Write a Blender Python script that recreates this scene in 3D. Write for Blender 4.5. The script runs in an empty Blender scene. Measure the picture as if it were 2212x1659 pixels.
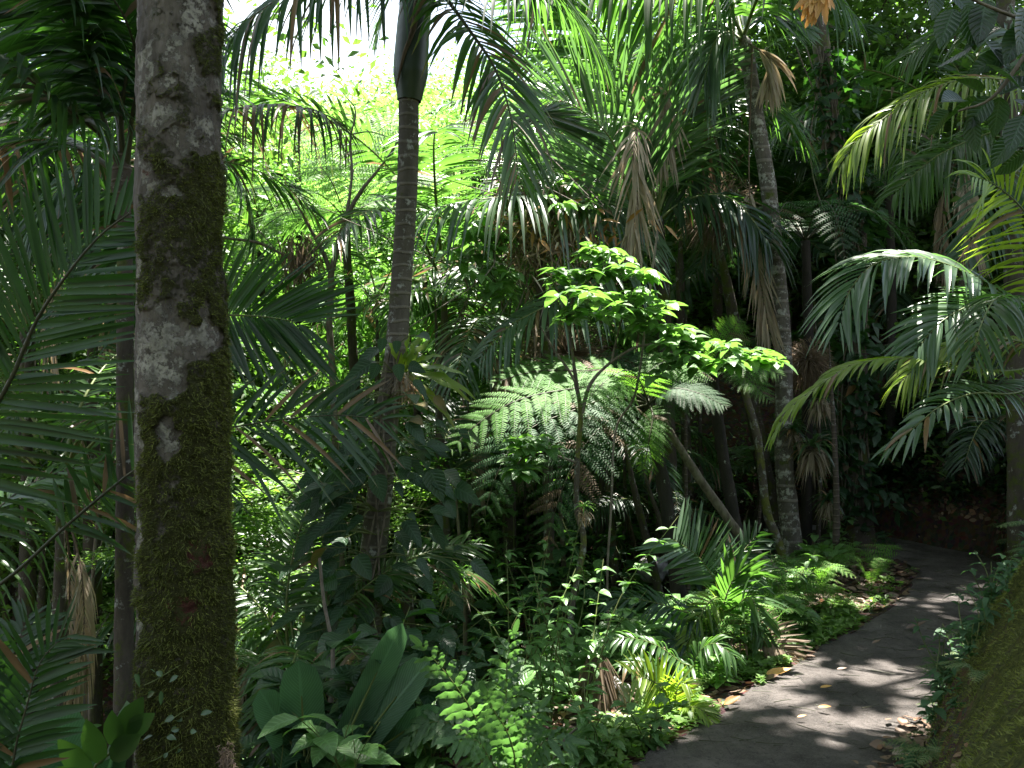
import bpy, math
import numpy as np
from mathutils import Vector, Matrix, noise as mn
PI = math.pi
HC = 1.8; F = 1916.0; CX = 1106.0; CY = 829.5      # camera height, focal length in units of a 2212 px wide picture
sc = bpy.context.scene
C = sc.collection
rng = np.random.default_rng(7)
def A(*v): return np.array(v, dtype=float)
UPZ = A(0, 0, 1)
def P(x, y, Y): return A((x - CX) / F * Y, Y, HC - (y - CY) / F * Y)
def unit(v): return v / (np.linalg.norm(v, axis=-1, keepdims=True) + 1e-9)
def sstep(a, b, x):
    t = np.clip((x - a) / (b - a), 0, 1); return t * t * (3 - 2 * t)
def catmull(pts, n):
    p = np.asarray(pts, float)
    if len(p) == 2: return p[0] + (p[1] - p[0]) * np.linspace(0, 1, n)[:, None]
    q = np.vstack([2 * p[0] - p[1], p, 2 * p[-1] - p[-2]])
    m = len(p) - 1
    dense = []
    for i in range(m):
        a, b, c, d = q[i], q[i + 1], q[i + 2], q[i + 3]
        for t in np.linspace(0, 1, 16, endpoint=(i == m - 1)):
            dense.append(.5 * (2 * b + (c - a) * t + (2 * a - 5 * b + 4 * c - d) * t * t + (3 * b - a - 3 * c + d) * t ** 3))
    dense = np.array(dense)
    s = np.concatenate([[0], np.cumsum(np.linalg.norm(np.diff(dense, axis=0), axis=1))])
    u = np.linspace(0, s[-1], n)
    return np.stack([np.interp(u, s, dense[:, k]) for k in range(3)], 1)
def tangents(c): return unit(np.gradient(c, axis=0))

# ---------------------------------------------------------------- sun
SUN_EL, SUN_AZ = math.radians(74), math.radians(14)
SUN = A(math.sin(SUN_AZ) * math.cos(SUN_EL), math.cos(SUN_AZ) * math.cos(SUN_EL), math.sin(SUN_EL))

# ---------------------------------------------------------------- terrain
LE = np.array([(-2.2, 1.0), (-1.0, 2.3), (0.0, 3.45), (.58, 4.16), (1.05, 4.73), (1.78, 5.65), (2.5, 6.45), (3.35, 7.5), (3.9, 8.5), (4.0, 9.1), (3.6, 9.9), (2.4, 10.7), (.8, 11.2), (-1.2, 11.4)])
RE = np.array([(-1.3, 0.0), (.1, 1.6), (1.3, 3.0), (1.78, 4.0), (2.28, 4.75), (2.88, 5.5), (3.58, 6.45), (4.2, 7.4), (4.75, 8.3), (4.9, 9.3), (4.3, 10.6), (2.7, 11.5), (.9, 12.1), (-1.2, 12.3)])
def poly_sd(x, y, poly):
    """distance to the polyline, positive on its right side when walking along it"""
    p = np.stack([np.ravel(x), np.ravel(y)], 1)
    best = np.full(len(p), 1e9); sg = np.ones(len(p))
    ext = np.vstack([poly[0] + (poly[0] - poly[1]) * 20, poly, poly[-1] + (poly[-1] - poly[-2]) * 20])
    for a, b in zip(ext[:-1], ext[1:]):
        d = b - a; t = np.clip(((p - a) @ d) / (d @ d), 0, 1)
        q = p - (a + t[:, None] * d); r = np.hypot(q[:, 0], q[:, 1])
        s = np.sign(d[1] * (p[:, 0] - a[0]) - d[0] * (p[:, 1] - a[1])); m = r < best - 1e-9
        best = np.where(m, r, best); sg = np.where(m, s, sg)
    return (best * sg).reshape(np.shape(x))
def fbm(x, y, seed=0.):
    x = np.asarray(x, float); y = np.asarray(y, float)
    return (np.sin(x * 1.3 + seed + 1.7 * np.sin(y * .9)) + np.sin(y * 1.7 - seed + 1.3 * np.sin(x * 1.1 + 2)) * .8 + .5 * np.sin(x * 3.1 + y * 2.3 + seed) + .35 * np.sin(x * 5.7 - y * 4.9 + 1.3 * seed)
            + .25 * np.sin(x * 11.3 + 3 * np.sin(y * 7.1)) ) / 2.9
def ground(x, y):
    x = np.asarray(x, float); y = np.asarray(y, float)
    dl = -poly_sd(x, y, LE); dr = poly_sd(x, y, RE)          # outside the path on either side when > 0
    dl = np.maximum(dl, 0); dr = np.maximum(dr, 0)
    bank = .84 * (1 - np.exp(-dr / .34)) + .60 * np.minimum(dr, 9) + .15 * fbm(x * 1.9, y * 1.9) * sstep(.05, .6, dr) + .06 * np.abs(fbm(x * 5.3, y * 5.1, 8)) * sstep(.05, .3, dr) + .05 * fbm(x * 9, y * 9, 3) * sstep(.05, .4, dr) + .025 * fbm(x * 23, y * 21, 5) * sstep(.05, .4, dr)
    bank = bank * sstep(0, .12, dr)
    drop = -.03 * sstep(0, .15, dl) - .5 * np.maximum(dl - .75, 0)
    drop = np.maximum(drop, -3.2 + .2 * fbm(x * .3, y * .3)) + .05 * fbm(x * 2, y * 2) * sstep(.1, .9, dl) - .0
    far = 5.5 * sstep(24, 60, y) * sstep(14, -10, x) + 3 * sstep(22, 60, y)
    return np.where(dr > 0, bank, drop) + far
def gz(x, y): return float(ground(np.array([x]), np.array([y]))[0])

# ---------------------------------------------------------------- mesh collector
class Geo:
    def __init__(s): s.v = []; s.f = []; s.m = []; s.d = []; s.n = 0; s.sm = []; s.al = []
    def add(s, verts, faces, mat=0, vr=0., dead=0., smooth=True, side=0., along=0.):
        verts = np.asarray(verts, float).reshape(-1, 3); faces = np.asarray(faces, np.int64)
        s.v.append(verts); s.f.append(faces + s.n); s.m.append(np.full(len(faces), mat, np.int32)); s.sm.append(np.full(len(faces), smooth))
        k = len(verts)
        s.d.append(np.stack([np.broadcast_to(vr, k), np.broadcast_to(dead, k), np.broadcast_to(side, k)], 1)); s.al.append(np.broadcast_to(along, k)); s.n += k
    def build(s, name, mats, parent=None, loc=None, **props):
        me = bpy.data.meshes.new(name)
        V = np.concatenate(s.v)
        off = np.zeros(3)
        if parent is not None: off = np.array(parent.location)
        elif loc is not None: off = np.asarray(loc, float)
        V = V - off
        me.vertices.add(len(V)); me.vertices.foreach_set('co', V.astype(np.float32).ravel())
        tot = np.concatenate([np.full(len(f), f.shape[1], np.int32) for f in s.f])
        idx = np.concatenate([f.ravel() for f in s.f]).astype(np.int32)
        me.loops.add(len(idx)); me.loops.foreach_set('vertex_index', idx)
        me.polygons.add(len(tot)); st = np.concatenate([[0], np.cumsum(tot)[:-1]]).astype(np.int32)
        me.polygons.foreach_set('loop_start', st); me.polygons.foreach_set('loop_total', tot)
        me.polygons.foreach_set('material_index', np.concatenate(s.m)); me.polygons.foreach_set('use_smooth', np.concatenate(s.sm))
        for mt in (mats if isinstance(mats, (list, tuple)) else [mats]): me.materials.append(mt)
        at = me.attributes.new('tint', 'FLOAT_VECTOR', 'POINT'); at.data.foreach_set('vector', np.concatenate(s.d).astype(np.float32).ravel())
        if any(np.ndim(a) and a.any() for a in s.al):
            a2 = me.attributes.new('along', 'FLOAT', 'POINT'); a2.data.foreach_set('value', np.concatenate(s.al).astype(np.float32))
        me.update(calc_edges=True)
        o = bpy.data.objects.new(name, me); C.objects.link(o)
        if parent is not None: o.parent = parent
        else: o.location = off
        for k, v in props.items(): o[k] = v
        return o
def thing(name, label, cat, loc, group=None):
    o = bpy.data.objects.new(name, None); C.objects.link(o); o.location = loc
    o['label'] = label; o['category'] = cat; o.empty_display_size = .1
    if group: o['group'] = group
    return o

def tube(g, pts, rad, sides=8, n=None, mat=0, rough=0., vr=0., dead=0., cap=True, seed=0):
    c = catmull(pts, n or max(4, len(pts) * 4)); n = len(c)
    r = np.interp(np.linspace(0, 1, n), np.linspace(0, 1, len(np.atleast_1d(rad))), np.atleast_1d(rad)) if np.ndim(rad) else np.full(n, rad)
    T = tangents(c); ref = A(.3, .95, .1) if abs(T[:, 2]).mean() > .5 else UPZ
    N = unit(ref - T * (T @ ref)[:, None]); B = np.cross(T, N)
    a = np.linspace(0, 2 * PI, sides, endpoint=False)
    rr = np.random.default_rng(seed + 5)
    R = r[:, None] * np.ones(sides)
    if rough:
        k1 = rr.uniform(0, 6, 4); u = np.linspace(0, 1, n)[:, None] * n
        R = R * (1 + rough * (np.sin(a * 2 + k1[0] + u * .35) * .5 + np.sin(a * 3 - u * .6 + k1[1]) * .35 + rr.normal(0, .45, (n, sides))))
    V = c[:, None] + R[..., None] * (np.cos(a)[None, :, None] * N[:, None] + np.sin(a)[None, :, None] * B[:, None])
    i = np.arange(n - 1)[:, None] * sides; j = np.arange(sides)[None]; k = (j + 1) % sides
    Fq = np.stack([i + j, i + k, i + sides + k, i + sides + j], -1).reshape(-1, 4)
    g.add(V, Fq, mat, vr, dead)
    if cap:
        g.add(np.vstack([V[-1], c[-1] + T[-1] * r[-1] * .6]), np.stack([np.arange(sides), (np.arange(sides) + 1) % sides, np.full(sides, sides)], 1), mat, vr, dead)
    return c, T, N, B

PROF = {'palm': ([0, .08, .3, .6, .85, 1], [.45, .8, 1, .85, .45, .04]),
        'oval': ([0, .12, .35, .6, .85, 1], [.12, .68, 1, .9, .42, .03]),
        'heart': ([0, .08, .25, .55, .85, 1], [.35, .85, 1, .8, .35, .02]),
        'lance': ([0, .15, .4, .7, 1], [.15, .8, 1, .6, .02]),
        'strap': ([0, .1, .5, .8, 1], [.8, 1, .9, .6, .03]),
        'wavy': ([0, .1, .2, .3, .4, .5, .6, .7, .8, .9, 1], [.3, .8, .72, 1, .84, 1, .8, .9, .62, .55, .05]),
        'banana': ([0, .06, .2, .5, .8, .94, 1], [.45, .85, 1, 1, .98, .75, .05])}
def blades(g, B, D, U, L, W, droop=0., fold=.25, prof='palm', k=4, mat=0, vr=None, dead=0., bend=0., curl=0., wave=0., tipdead=0.):
    """N leaves at once: base B, direction D, face normal U, length L, half-width W; droop pulls the tip down, bend curves it towards U"""
    B = np.asarray(B, float); N = len(B)
    D = unit(np.broadcast_to(D, (N, 3))); S = unit(np.cross(D, np.broadcast_to(U, (N, 3)))); Nn = np.cross(S, D)
    L = np.broadcast_to(L, N).astype(float); W = np.broadcast_to(W, N).astype(float); droop = np.broadcast_to(droop, N); bend = np.broadcast_to(bend, N)
    t = np.linspace(0, 1, k + 1); w = np.interp(t, *PROF[prof])
    tt = t[None, :, None]
    mid = B[:, None] + L[:, None, None] * (D[:, None] * tt * (1 - .25 * np.abs(droop)[:, None, None] * tt) - UPZ * (droop[:, None, None] * tt ** 2) + Nn[:, None] * (bend[:, None, None] * tt ** 2))
    hw = (W[:, None] * w)[..., None]
    up = fold * hw * Nn[:, None]
    if wave:
        ph = rng.uniform(0, 6, (N, 1)); up = up + (wave * np.sin(t * 17 + ph))[..., None] * hw * Nn[:, None]
    V = np.stack([mid - hw * S[:, None] + up, mid, mid + hw * S[:, None] + up], 2)   # N,k+1,3,3
    base = (np.arange(N) * (k + 1) * 3)[:, None, None]; r = (np.arange(k) * 3)[None, :, None]; c = np.arange(2)[None, None]
    a = base + r + c
    Fq = np.stack([a, a + 1, a + 4, a + 3], -1).reshape(-1, 4)
    vr = rng.random(N) if vr is None else np.broadcast_to(vr, N)
    dd = np.broadcast_to(dead, N)[:, None] + tipdead * np.clip(t - .6, 0, 1)[None] * 2.5
    g.add(V, Fq, mat, np.repeat(vr, (k + 1) * 3), np.clip(np.repeat(dd.ravel(), 3), 0, 1), side=np.tile([-1., 0., 1.], N * (k + 1)), along=np.tile(np.repeat(t, 3), N))

def frond(g, pts, up=UPZ, n=40, LL=.6, W=.016, a0=75, a1=35, t0=.15, droop=.25, lift=8, deadp=.02, dead=0., r0=.012, jit=5, fold=.35, k=5, lmin=.35, miss=.02, stemmat=1, both=(1, 1), skew=0., tipdead=.15):
    c = catmull(pts, 160); T = tangents(c)
    tube(g, c[::8], np.linspace(r0, r0 * .18, 20), 6, n=40, mat=stemmat, dead=dead * .6, vr=.5)
    for si, s in enumerate((-1, 1)):
        if not both[si]: continue
        u = np.linspace(t0, .995, n) + rng.normal(0, .002, n); u = np.clip(u, 0, 1)
        u = u[rng.random(n) > miss]; m = len(u)
        i = np.minimum((u * 159), 158.9); b = i.astype(int); fr = (i - b)[:, None]
        B = c[b] * (1 - fr) + c[b + 1] * fr; Tt = T[b]
        U = unit(up - Tt * (Tt @ up)[:, None]); S = np.cross(Tt, U) * s
        q = np.clip((u - t0) / (1 - t0), 0, 1)
        ang = np.radians(a0 + (a1 - a0) * q ** 1.3 + s * skew + rng.normal(0, jit, m)); li = np.radians(lift + rng.normal(0, jit, m))
        D = np.cos(ang)[:, None] * Tt + np.sin(ang)[:, None] * (S * np.cos(li)[:, None] + U * np.sin(li)[:, None])
        ll = LL * (lmin + (1 - lmin) * np.sin(PI * np.clip(q * .8 + .16, 0, 1)) ** .7) * np.where(q > .9, 1 - (q - .9) * 3.5, 1) * rng.uniform(.86, 1.06, m) * np.where(rng.random(m) < .06, rng.uniform(.35, .8, m), 1)
        if both[si] != 1: ll = ll * both[si]
        dd = np.where(rng.random(m) < deadp, rng.uniform(.5, 1, m), 0) + dead * rng.uniform(.7, 1.1, m)
        blades(g, B + S * r0 * .5, D, U + rng.normal(0, .3, (m, 3)), ll, W * rng.uniform(.7, 1.12, m) * np.where(q > .85, 1 - (q - .85) * 3, 1), droop * rng.uniform(.6, 1.3, m), fold, 'palm', k, 0, None, dd, tipdead=tipdead)
    return c

def fern(g, pts, up=UPZ, n=22, LL=.45, pin=16, t0=.12, a0=80, a1=50, droop=.18, r0=.009, dead=0., pw=.145, jit=4, deadp=.03):
    """twice-divided tree fern frond"""
    c = catmull(pts, 120); T = tangents(c)
    tube(g, c[::8], np.linspace(r0, r0 * .2, 15), 6, n=30, mat=1, vr=.5)
    BB = []; DD = []; UU = []; LLs = []; de = []
    for s in (-1, 1):
        u = np.linspace(t0, .99, n); i = (u * 119).astype(int)
        B = c[i]; Tt = T[i]; U = unit(up - Tt * (Tt @ up)[:, None]); S = np.cross(Tt, U) * s; q = (u - t0) / (1 - t0)
        ang = np.radians(a0 + (a1 - a0) * q + rng.normal(0, jit, n))
        D = unit(np.cos(ang)[:, None] * Tt + np.sin(ang)[:, None] * S + U * .05 + rng.normal(0, .04, (n, 3)))
        ll = LL * (np.sin(PI * np.clip(q * .86 + .13, 0, 1)) ** .8 + .03)
        dp = np.where(rng.random(n) < deadp, .9, 0) + dead
        blades(g, B, D, U, ll, .0022, droop, 0, 'strap', 4, 1, .5, dp)
        for m in range(pin):
            tt = (m + .5) / pin
            pos = B + ll[:, None] * (D * tt * (1 - .25 * droop * tt) - UPZ * droop * tt ** 2)
            tan = unit(D - UPZ * 2 * droop * tt); sd = np.cross(tan, U)
            pl = ll * pw * np.interp(tt, [0, .12, .5, .9, 1], [.7, 1, .9, .4, .15])
            for s2 in (-1, 1):
                BB.append(pos); DD.append(unit(sd * s2 + tan * .45 + rng.normal(0, .07, (n, 3)) - U * .12)); UU.append(U); LLs.append(pl); de.append(dp + rng.uniform(0, .15) * (rng.random() < .1))
    BB = np.concatenate(BB); Lv = np.concatenate(LLs)
    blades(g, BB, np.concatenate(DD), np.concatenate(UU), Lv, Lv * .14, .1, .2, 'strap', 2, 0, np.tile(rng.random(n), len(BB) // n) * .6 + rng.random(len(BB)) * .4, np.concatenate(de))

def leafball(g, cen, n, R, L, ratio=.3, droop=.3, up=.7, flat=.5, prof='oval', k=2, dead=0., deadp=.02, wave=0., fold=.25, jL=.3, out=.6):
    """n leaves scattered through an ellipsoid, faces turned mostly to the sky"""
    cen = np.asarray(cen, float); R = np.broadcast_to(R, 3) * np.ones(3)
    v = unit(rng.normal(0, 1, (n, 3))); pos = cen + v * R * (rng.random((n, 1)) ** .4)
    D = unit(v * A(1, 1, .3) * out + rng.normal(0, .6, (n, 3)) * A(1, 1, flat)); U = unit(UPZ * up + rng.normal(0, .45, (n, 3)))
    Ls = L * rng.uniform(1 - jL, 1 + jL, n)
    blades(g, pos, D, U, Ls, Ls * ratio, droop, fold, prof, k, 0, None, np.where(rng.random(n) < deadp, rng.uniform(.4, 1, n), 0) + dead, wave=wave)

# ---------------------------------------------------------------- materials
def nodes(name):
    m = bpy.data.materials.new(name); m.use_nodes = True; nt = m.node_tree; nt.nodes.clear()
    out = nt.nodes.new('ShaderNodeOutputMaterial'); N = nt.nodes.new; K = nt.links.new
    return m, nt, out, N, K
def ramp(N, K, fac, stops):
    r = N('ShaderNodeValToRGB'); K(fac, r.inputs[0]); e = r.color_ramp.elements
    while len(e) < len(stops): e.new(.5)
    for i, (p, c) in enumerate(stops): e[i].position = p; e[i].color = (*c, 1) if len(c) == 3 else c
    return r.outputs[0]
def mixc(N, K, f, a, b, mode='MIX'):
    x = N('ShaderNodeMix'); x.data_type = 'RGBA'; x.blend_type = mode
    for s, v in ((x.inputs[0], f), (x.inputs[6], a), (x.inputs[7], b)):
        if isinstance(v, bpy.types.NodeSocket): K(v, s)
        elif isinstance(v, (tuple, list)): s.default_value = (*v, 1)
        else: s.default_value = v
    return x.outputs[2]
def leafmat(name, dark, light, trans, deadc=((.24, .22, .04), (.19, .11, .045), (.13, .095, .065)), rough=.38, tf=.45, spec=.5, obj=.25, veins=0):
    m, nt, out, N, K = nodes(name)
    at = N('ShaderNodeAttribute'); at.attribute_name = 'tint'; sp = N('ShaderNodeSeparateXYZ'); K(at.outputs['Vector'], sp.inputs[0])
    col = mixc(N, K, sp.outputs[0], dark, light)
    oi = N('ShaderNodeObjectInfo'); hs = N('ShaderNodeHueSaturation'); mr = N('ShaderNodeMapRange'); K(oi.outputs['Random'], mr.inputs[0]); mr.inputs[3].default_value = 1 - obj; mr.inputs[4].default_value = 1 + obj; K(mr.outputs[0], hs.inputs['Value']); K(col, hs.inputs['Color'])
    dc = ramp(N, K, sp.outputs[1], [(0., deadc[0]), (.55, deadc[1]), (1., deadc[2])])
    tc = N('ShaderNodeTexCoord'); ns = N('ShaderNodeTexNoise'); ns.inputs['Scale'].default_value = 9; ns.inputs['Detail'].default_value = 3; K(tc.outputs['Object'], ns.inputs['Vector'])
    ad = N('ShaderNodeMath'); ad.operation = 'MULTIPLY_ADD'; K(ns.outputs[0], ad.inputs[0]); ad.inputs[1].default_value = .5; ad.inputs[2].default_value = -.25
    a2 = N('ShaderNodeMath'); a2.operation = 'ADD'; K(sp.outputs[1], a2.inputs[0]); K(ad.outputs[0], a2.inputs[1])
    dm = N('ShaderNodeMapRange'); K(a2.outputs[0], dm.inputs[0]); dm.inputs[1].default_value = .22; dm.inputs[2].default_value = .5
    vcol = mixc(N, K, ns.outputs[0], (.7, .75, .8), (1.3, 1.25, 1.2)); c1 = mixc(N, K, 1., hs.outputs[0], vcol, 'MULTIPLY')
    hgt = None
    if veins:
        al = N('ShaderNodeAttribute'); al.attribute_name = 'along'
        def mt(op, a, b=None):
            q = N('ShaderNodeMath'); q.operation = op
            for i, v in enumerate((a, b)):
                if v is None: continue
                if isinstance(v, bpy.types.NodeSocket): K(v, q.inputs[i])
                else: q.inputs[i].default_value = v
            return q.outputs[0]
        sd = mt('ABSOLUTE', sp.outputs[2]); ph = mt('SUBTRACT', mt('MULTIPLY', al.outputs['Fac'], float(veins)), mt('MULTIPLY', sd, veins * .22))
        lat = mt('POWER', mt('ABSOLUTE', mt('SINE', mt('MULTIPLY', ph, 3.1416))), 9.); rib = mt('LESS_THAN', sd, .07)
        hgt = mt('MAXIMUM', lat, rib); c1 = mixc(N, K, mt('MULTIPLY', hgt, .45), c1, tuple(min(1, x * 2.4 + .03) for x in light))
    c2 = mixc(N, K, dm.outputs[0], c1, dc)
    t1 = mixc(N, K, 1., trans, vcol, 'MULTIPLY'); t2 = mixc(N, K, dm.outputs[0], t1, dc)
    pb = N('ShaderNodeBsdfPrincipled'); K(c2, pb.inputs['Base Color']); pb.inputs['Roughness'].default_value = rough; pb.inputs['Specular IOR Level'].default_value = spec
    if hgt is not None:
        bp = N('ShaderNodeBump'); bp.inputs['Strength'].default_value = .5; bp.inputs['Distance'].default_value = .004; bp.invert = True; K(hgt, bp.inputs['Height']); K(bp.outputs[0], pb.inputs['Normal'])
    tr = N('ShaderNodeBsdfTranslucent'); K(t2, tr.inputs[0])
    mx = N('ShaderNodeMixShader'); mx.inputs[0].default_value = tf; K(pb.outputs[0], mx.inputs[1]); K(tr.outputs[0], mx.inputs[2]); K(mx.outputs[0], out.inputs[0])
    return m
def plainmat(name, col, col2=None, rough=.8, scale=20, bump=.3, stretch=(1, 1, 1), spec=.3, stops=None):
    m, nt, out, N, K = nodes(name)
    tc = N('ShaderNodeTexCoord'); mp = N('ShaderNodeMapping'); mp.inputs['Scale'].default_value = stretch; K(tc.outputs['Object'], mp.inputs[0])
    ns = N('ShaderNodeTexNoise'); ns.inputs['Scale'].default_value = scale; ns.inputs['Detail'].default_value = 8; ns.inputs['Roughness'].default_value = .65; K(mp.outputs[0], ns.inputs['Vector'])
    c = ramp(N, K, ns.outputs[0], stops or [(.32, col), (.68, col2 or col)])
    pb = N('ShaderNodeBsdfPrincipled'); K(c, pb.inputs['Base Color']); pb.inputs['Roughness'].default_value = rough; pb.inputs['Specular IOR Level'].default_value = spec
    bp = N('ShaderNodeBump'); bp.inputs['Strength'].default_value = bump; bp.inputs['Distance'].default_value = .02; K(ns.outputs[0], bp.inputs['Height']); K(bp.outputs[0], pb.inputs['Normal'])
    K(pb.outputs[0], out.inputs[0]); return m
def barkmat(name, base, light, moss=.0, rings=0., lichen=.5, lic=(.34, .35, .32), mosscol=(.06, .075, .012), pale=None, red=None, attr=False):
    m, nt, out, N, K = nodes(name)
    tc = N('ShaderNodeTexCoord'); V = tc.outputs['Object']
    def noi(s, d=6, r=.6, st=(1, 1, 1)):
        mp = N('ShaderNodeMapping'); mp.inputs['Scale'].default_value = st; K(V, mp.inputs[0])
        n = N('ShaderNodeTexNoise'); n.inputs['Scale'].default_value = s; n.inputs['Detail'].default_value = d; n.inputs['Roughness'].default_value = r; K(mp.outputs[0], n.inputs['Vector']); return n.outputs[0]
    def rg(x, a, b):
        r = N('ShaderNodeMapRange'); K(x, r.inputs[0]); r.inputs[1].default_value = a; r.inputs[2].default_value = b; return r.outputs[0]
    def mth(op, a, b):
        q = N('ShaderNodeMath'); q.operation = op
        for i, v in enumerate((a, b)):
            if isinstance(v, bpy.types.NodeSocket): K(v, q.inputs[i])
            else: q.inputs[i].default_value = v
        return q.outputs[0]
    col = mixc(N, K, rg(noi(14, 8, .7, (1, 1, .35)), .3, .7), base, light)
    h = noi(38, 8, .7, (1, 1, .5))
    if rings:
        wv = N('ShaderNodeTexWave'); wv.bands_direction = 'Z'; wv.inputs['Scale'].default_value = rings; wv.inputs['Distortion'].default_value = 1.4; wv.inputs['Detail'].default_value = 3; wv.inputs['Detail Scale'].default_value = 2; K(V, wv.inputs['Vector'])
        rr = rg(wv.outputs[1], .82, .98); col = mixc(N, K, mth('MULTIPLY', rr, mth('MULTIPLY', noi(7), 1.)), col, tuple(x * 1.8 for x in light)); h = mth('ADD', h, mth('MULTIPLY', rr, .6))
    if lichen:
        lm = rg(mth('ADD', noi(11, 9, .72), mth('MULTIPLY', noi(60, 3), .12)), .72 - .12 * lichen, .78 - .12 * lichen)
        col = mixc(N, K, lm, col, mixc(N, K, noi(50), tuple(x * .6 for x in lic), lic)); h = mth('ADD', h, mth('MULTIPLY', lm, .3))
    if moss:
        mm = rg(mth('ADD', noi(5, 8, .7), mth('MULTIPLY', noi(70, 3), .1)), .75 - .4 * moss, .82 - .4 * moss)
        col = mixc(N, K, mm, col, mixc(N, K, noi(90, 4), tuple(x * .35 for x in mosscol), tuple(x * 1.5 for x in mosscol)))
    if attr:
        at = N('ShaderNodeAttribute'); at.attribute_name = 'patch'; sp = N('ShaderNodeSeparateXYZ'); K(at.outputs['Vector'], sp.inputs[0])
        fine = mth('MULTIPLY', mth('SUBTRACT', noi(22, 10, .8), .5), 3.6)
        pm = rg(mth('ADD', sp.outputs[0], fine), .42, .55); mo = rg(mth('ADD', sp.outputs[1], fine), .35, .6); rm = rg(mth('ADD', sp.outputs[2], fine), .45, .62)
        col = mixc(N, K, mo, col, mixc(N, K, noi(75, 5, .7), (.008, .010, .003), (.085, .085, .018)))
        col = mixc(N, K, pm, col, mixc(N, K, noi(24, 8, .8), (.07, .062, .055), (.42, .39, .34)))
        col = mixc(N, K, rm, col, mixc(N, K, noi(60, 5, .8), (.02, .010, .006), (.15, .04, .03)))
        h = mth('ADD', h, mth('MULTIPLY', mth('MULTIPLY', mo, noi(140, 4, .8)), 2.)); h = mth('ADD', h, mth('MULTIPLY', pm, .4))
    pb = N('ShaderNodeBsdfPrincipled'); K(col, pb.inputs['Base Color']); pb.inputs['Roughness'].default_value = .85; pb.inputs['Specular IOR Level'].default_value = .3
    bp = N('ShaderNodeBump'); bp.inputs['Strength'].default_value = .9; bp.inputs['Distance'].default_value = .012; K(h, bp.inputs['Height']); K(bp.outputs[0], pb.inputs['Normal'])
    K(pb.outputs[0], out.inputs[0]); return m

M = {}
M['palm'] = leafmat('palm_leaf', (.026, .060, .018), (.055, .11, .032), (.12, .29, .035), rough=.34)
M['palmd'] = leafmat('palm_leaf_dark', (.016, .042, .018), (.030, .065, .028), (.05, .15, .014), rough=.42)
M['palmy'] = leafmat('palm_leaf_yellowish', (.09, .15, .02), (.16, .22, .04), (.32, .50, .03), rough=.4, deadp=0) if False else leafmat('palm_leaf_yellowish', (.09, .15, .02), (.16, .22, .04), (.32, .50, .03), rough=.4)
M['palmg'] = leafmat('palm_leaf_greyish', (.045, .085, .045), (.085, .14, .075), (.12, .26, .06), rough=.32, spec=.8)
M['deadp'] = leafmat('palm_leaf_withered', (.24, .19, .13), (.50, .42, .33), (.30, .22, .12), deadc=((.30, .24, .17), (.20, .14, .09), (.12, .09, .065)), rough=.7)
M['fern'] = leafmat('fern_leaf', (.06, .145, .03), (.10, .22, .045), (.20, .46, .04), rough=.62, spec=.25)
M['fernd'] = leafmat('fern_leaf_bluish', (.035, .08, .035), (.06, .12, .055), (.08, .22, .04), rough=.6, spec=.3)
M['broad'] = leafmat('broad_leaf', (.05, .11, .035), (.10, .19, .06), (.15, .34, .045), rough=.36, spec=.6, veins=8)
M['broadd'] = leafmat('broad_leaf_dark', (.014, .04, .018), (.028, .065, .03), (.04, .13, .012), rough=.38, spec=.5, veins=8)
M['lime'] = leafmat('lime_leaf', (.09, .19, .04), (.17, .32, .08), (.29, .58, .10), rough=.45)  # leaf colours lightened in place of sunlit haze in the gap
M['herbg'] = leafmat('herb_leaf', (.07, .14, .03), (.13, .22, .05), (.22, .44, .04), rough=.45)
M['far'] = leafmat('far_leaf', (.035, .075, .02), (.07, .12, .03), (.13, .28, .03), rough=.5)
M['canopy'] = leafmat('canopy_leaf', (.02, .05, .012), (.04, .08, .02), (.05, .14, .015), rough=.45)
M['shaft'] = plainmat('crownshaft_green', (.012, .026, .016), (.035, .055, .03), .45, 5, .1, (1, 1, .15), .5)
M['stem'] = plainmat('green_stem', (.07, .10, .025), (.13, .15, .05), .5, 14, .1)
M['stemd'] = plainmat('dark_stem', (.03, .035, .016), (.06, .055, .03), .55, 14, .2)
M['fibre'] = plainmat('dead_fibre', (.05, .035, .024), (.14, .10, .07), .9, 40, .5, (1, 1, .2))
M['twig'] = plainmat('twig_bark', (.07, .055, .04), (.20, .17, .14), .85, 30, .5, (1, 1, .4))
M['bark'] = barkmat('dark_bark', (.03, .024, .019), (.085, .07, .055), moss=.45, lichen=.7)
M['barkb'] = barkmat('brown_bark', (.04, .031, .026), (.095, .076, .064), moss=.1, rings=5, lichen=.45)
M['barkp'] = barkmat('palm_bark_ringed', (.055, .047, .038), (.12, .105, .085), moss=.25, rings=3.4, lichen=.8, lic=(.42, .42, .39))
M['barkl'] = barkmat('pale_lichen_bark', (.05, .042, .035), (.13, .115, .10), moss=.3, rings=2.2, lichen=1.15, lic=(.42, .41, .38))
M['barkm'] = barkmat('mossy_bark', (.045, .036, .03), (.12, .10, .08), moss=.48, lichen=1.0, mosscol=(.11, .12, .025))
M['barkt'] = barkmat('big_trunk_bark', (.03, .024, .020), (.14, .118, .10), moss=.0, lichen=.85, lic=(.34, .32, .29), attr=True)
M['black'] = barkmat('blackish_fern_trunk', (.010, .009, .008), (.035, .028, .024), moss=.1, lichen=.2)
M['moss'] = leafmat('moss_blade', (.045, .055, .008), (.16, .175, .028), (.12, .16, .02), rough=.7, tf=.3)
M['litter'] = leafmat('litter_leaf', (.07, .042, .028), (.20, .13, .085), (.08, .04, .02), deadc=((.16, .09, .05), (.22, .10, .05), (.30, .24, .19)), rough=.6, tf=.12)
M['orange'] = leafmat('orange_leaf', (.32, .15, .04), (.48, .27, .08), (.5, .25, .06), rough=.5, tf=.2)
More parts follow.
